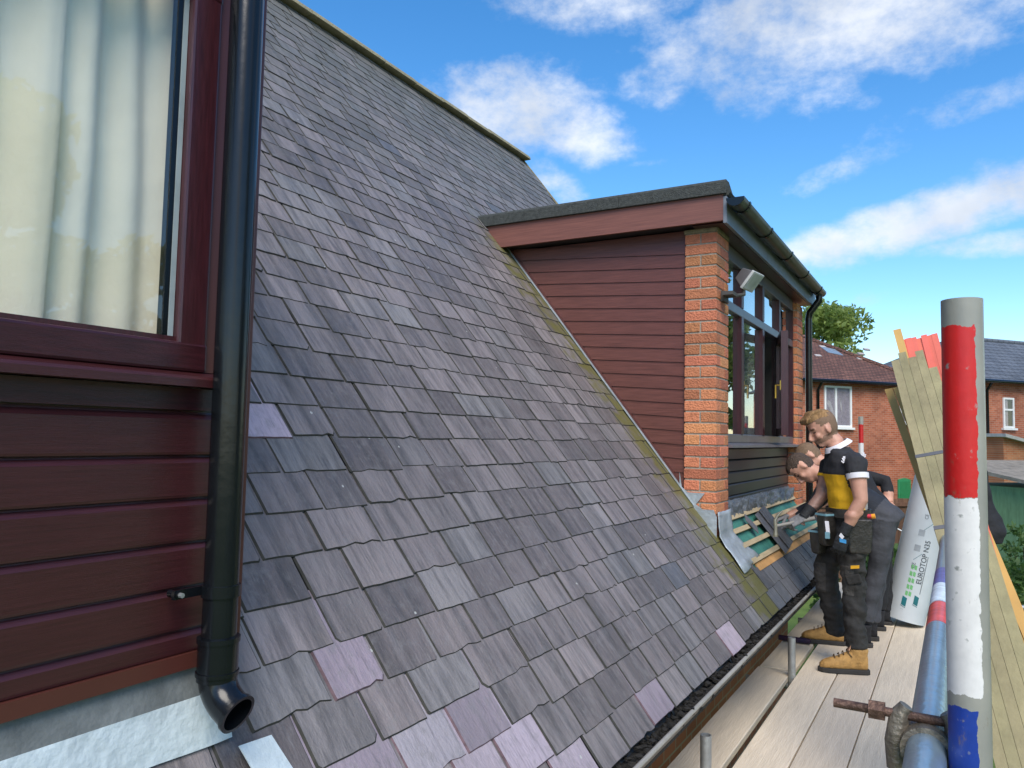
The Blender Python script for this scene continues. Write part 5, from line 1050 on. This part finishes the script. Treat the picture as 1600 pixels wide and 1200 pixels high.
# roof window and pale patches on the brown roof
def onroofA(u, v):
    nr = (wn_*.527+Vector((0, 0, .85))).normalized(); return pP(u, v, QA(0, -.3, ezA-.03), nr), nr
q, nr = onroofA(1299, 549); e1 = wd; e2 = nr.cross(e1); t = MB(); t.obox(q, e1*.30+e2*-.10, e2*.28, nr*.03); obj('roof_window', t, mat('sky_glass', (.2, .25, .3), .15), HA, smooth=False)
for (u, v) in ((1285, 542), (1278, 556), (1354, 546), (1345, 553), (1335, 555), (1344, 561)):
    q, nr = onroofA(u, v); t = MB(); t.obox(q, wd*.14, nr.cross(wd)*.07, nr*.03); obj('pale_tile', t, mat('pale_lichen_tile', (.42, .38, .36), .9), HA, smooth=False)
# lean-to right of the far house, shed, fence
q = onwall(1600, 700, 2.6)
ext = thing('lean_to', 'low orange brick lean-to in front of the grey-roofed house', 'extension', (q.x, q.y, GZ)); Q2 = lambda a, d, z: Vector((A0.x, A0.y, 0))+wd*a+wn_*d+Vector((0, 0, z)); a0 = along(onwall(1568, 700, 3.5)); zt = onwall(1568, 683, 3.5).z
t = MB(); t.hexa([Q2(a0, 3.5, GZ), Q2(a0+6, 3.5, GZ), Q2(a0+6, 1.25, GZ), Q2(a0, 1.25, GZ), Q2(a0, 3.5, zt), Q2(a0+6, 3.5, zt-1.1), Q2(a0+6, 1.25, zt-1.1), Q2(a0, 1.25, zt)]); obj('wall', t, brick_mat('orange_far_brick', (wd.x, wd.y), (.42, .14, .06), (.5, .2, .09), (.4, .3, .2)), ext, smooth=False)
t = MB(); t.hexa([Q2(a0-.15, 3.7, zt+.01), Q2(a0+6, 3.7, zt-1.09), Q2(a0+6, 1.26, zt-1.09), Q2(a0-.15, 1.26, zt+.01), Q2(a0-.15, 3.7, zt+.12), Q2(a0+6, 3.7, zt-.98), Q2(a0+6, 1.26, zt-.98), Q2(a0-.15, 1.26, zt+.12)]); obj('roof', t, mat('pale_felt', (.40, .41, .40), .8), ext, smooth=False)
sh_ = pX(1612, 800, 17.0); shd = thing('shed', 'green garden shed with shallow felt roof at the right edge', 'shed', (sh_.x, sh_.y, GZ)); c = Vector((sh_.x, sh_.y-.9, GZ)); zt = pX(1585, 757, 17.0).z
M_SHED = mat('green_boards', (.16, .27, .13), .8, .2, 4, stretch=(6, 6, 1))
for i in range(9):
    t = MB(); p = c+wd*(-1.2+.29*i); t.obox(p+Vector((0, 0, (zt-GZ)/2)), wd*.142, wn_*.02, Vector((0, 0, (zt-GZ)/2))); obj('board', t, M_SHED, shd, smooth=False)
t = MB(); t.obox(c-wn_*.9+Vector((0, 0, (zt-GZ)/2)), wd*1.32, wn_*.87, Vector((0, 0, (zt-GZ)/2-.02))); obj('body', t, M_SHED, shd, smooth=False)
t = MB(); t.hexa([c-wd*1.5+wn_*.25+Vector((0, 0, zt-GZ)), c+wd*1.5+wn_*.25+Vector((0, 0, zt-GZ)), c+wd*1.5-wn_*1.9+Vector((0, 0, zt-GZ+.35)), c-wd*1.5-wn_*1.9+Vector((0, 0, zt-GZ+.35)), c-wd*1.5+wn_*.25+Vector((0, 0, zt-GZ+.06)), c+wd*1.5+wn_*.25+Vector((0, 0, zt-GZ+.06)), c+wd*1.5-wn_*1.9+Vector((0, 0, zt-GZ+.42)), c-wd*1.5-wn_*1.9+Vector((0, 0, zt-GZ+.42))]); obj('roof', t, mat('mossy_felt', (.24, .21, .17), .95, .35, 6, bump=.6), shd, smooth=False)
fn = thing('garden_fence', 'brown board fence in front of the far brick house', 'fence', tuple(Vector((pX(1425, 790, 19).x, pX(1425, 790, 19).y, GZ)))); fz = pX(1425, 779, 19.0).z; fb = Vector(fn.location); fb.z = 0
M_FENCE = mat('brown_fence', (.16, .085, .05), .9, .25, 5, stretch=(5, 5, .8), rnd=.15)
for i in range(60):
    p = fb+wd*(-5.5+.152*i); hz = fz+rs.uniform(-.01, .01); t = MB(); t.obox(p+Vector((0, 0, (hz+GZ)/2)), wd*.073, wn_*.009, Vector((0, 0, (hz-GZ)/2))); obj('board', t, M_FENCE, fn, smooth=False)
for i in range(6):
    p = fb+wd*(-5.1+1.8*i)+wn_*.06; t = MB(); t.obox(p+Vector((0, 0, (fz+.06+GZ)/2)), wd*.05, wn_*.05, Vector((0, 0, (fz+.06-GZ)/2))); obj('post', t, mat('grey_brown_post', (.24, .17, .11), .9), fn, smooth=False)
t = MB(); t.obox(fb+wn_*.03+Vector((0, 0, fz-.12)), wd*5.5, wn_*.018, Vector((0, 0, .04))); obj('rail', t, M_FENCE, fn, smooth=False)
p, q = pX(1395, 822, 12), pX(1600, 915, 12); t = MB(); t.tube([Vector((12, q.y+(p.y-q.y)*k/12, q.z+(p.z-q.z)*k/12-.05*math.sin(math.pi*k/12))) for k in range(13)], .008, 6); tag(obj('washing_line', t, M_WHITE), 'thin white line strung across the garden above the bushes', 'line')

# ------------------------------------------------------------------ trees and bushes
def leaf_mat(name, c, c2):
    m = mat(name, c, .6, .3, 1.3, col2=c2); t = m.node_tree; b = t.nodes[m['bsdf']]; o = [n for n in t.nodes if n.type == 'OUTPUT_MATERIAL'][0]
    tr = t.nodes.new('ShaderNodeBsdfTranslucent'); tr.inputs[0].default_value = (*[min(1, k*1.6) for k in c2], 1); x = t.nodes.new('ShaderNodeMixShader'); x.inputs[0].default_value = .3; t.links.new(b.outputs[0], x.inputs[1]); t.links.new(tr.outputs[0], x.inputs[2]); t.links.new(x.outputs[0], o.inputs[0]); return m
M_LEAF = leaf_mat('tree_leaves', (.07, .12, .02), (.22, .28, .06)); M_BUSH = leaf_mat('bush_leaves', (.03, .075, .015), (.10, .17, .04)); M_BARK = mat('bark', (.10, .075, .05), .95, .3, 12, bump=.8)
def leaves(centers, rad, n, size, seed):
    g = np.random.default_rng(seed); k = g.integers(0, len(centers), n); d = g.normal(size=(n, 3)); d /= np.linalg.norm(d, axis=1)[:, None]
    C = np.array(centers)[k]+d*np.array(rad)[k][:, None]*(g.random(n)**.45)[:, None]*np.array([1, 1, .8]); a = g.normal(size=(n, 3)); a /= np.linalg.norm(a, axis=1)[:, None]; b = np.cross(a, g.normal(size=(n, 3))); b /= np.linalg.norm(b, axis=1)[:, None]
    s_ = size*(.6+.8*g.random(n))[:, None]; v = np.stack([C-a*s_, C-b*s_*.45, C+a*s_, C+b*s_*.45], 1).reshape(-1, 3); mb = MB(); mb.v = v.tolist(); mb.f = np.arange(4*n).reshape(n, 4).tolist(); mb.m = [0]*n; return mb
def tree(base, h, cr, lab, cat, nleaf, size, seed, m=M_LEAF, trunk=True, nclump=26, group=None, name='tree'):
    g = random.Random(seed); base = Vector(base); th = thing(name, lab, cat, base, group); cs = []; rr = []; cz = h*.62 if trunk else h*.45
    for i in range(nclump):
        a = g.uniform(0, 6.28); e = g.uniform(-.8, 1); q = g.uniform(.3, 1)**.6; cs.append((base.x+cr*q*math.cos(a)*math.sqrt(max(0, 1-e*e*.7)), base.y+cr*q*math.sin(a)*math.sqrt(max(0, 1-e*e*.7)), base.z+cz+e*(h-cz)*.85)); rr.append(cr*g.uniform(.2, .36))
    t = MB()
    if trunk: t.tube([base, base+Vector((.1, .05, h*.3)), base+Vector((0, .1, h*.75))], [h*.03, h*.022, h*.008], 10)
    for c in cs[:16]:
        st = base+Vector((.05, .05, h*(.28 if trunk else .03))); t.tube([st, (st+Vector(c))/2+Vector((0, 0, .1*cr)), Vector(c)], [h*.012, h*.007, h*.003], 6)
    obj('trunk', t, M_BARK, th); obj('crown', leaves(cs, rr, nleaf, size, seed), m, th, smooth=False, fixn=False); return th
q = pX(1246, 500, 44); tree((q.x, q.y, GZ), 10.6, 3.9, 'pale green tree rising behind the brown-tiled roof', 'tree', 16000, .16, 3)
for i, (x, y, h, cr) in enumerate(((5.4, -11, 9.8, 2.7), (10.2, -11.5, 6.6, 2.4), (19, -4.0, 8.2, 1.7), (25, -5.2, 9.4, 2.2), (31, -6.8, 10, 2.4))):
    tree((x, y, GZ), h, cr, ['tall leafy tree opposite the near window', 'lower leafy tree opposite the near window, beside the taller one', 'leafy tree along the right side of the garden, mirrored in the far window', 'tall tree farther along the right side of the garden', 'farthest tree on the right side of the garden'][i], 'tree', 9000, .15, 20+i, group='garden trees mirrored in the windows')
for i, (u, v, x, h, cr, lab) in enumerate(((1395, 850, 11.0, 1.95, .75, 'leafy green bush between the bending men and the rolls'), (1425, 850, 13.0, 1.6, .8, 'bush behind the grey rolls'), (1590, 830, 11.5, 1.75, .8, 'green bush at the right edge below the shed'), (1545, 850, 13.5, 1.5, .8, 'bush behind the leaning timber'), (1350, 850, 12.5, 1.7, .8, 'bush directly behind the men'), (1610, 790, 14.5, 2.0, .5, 'sparse weedy shrub in front of the green shed'))):
    q = pX(u, v, x); tree((q.x, q.y, GZ), h, cr, lab, 'bush', 5000 if i < 5 else 900, .05, 40+i, M_BUSH, False, 22, 'garden bushes', 'bush')
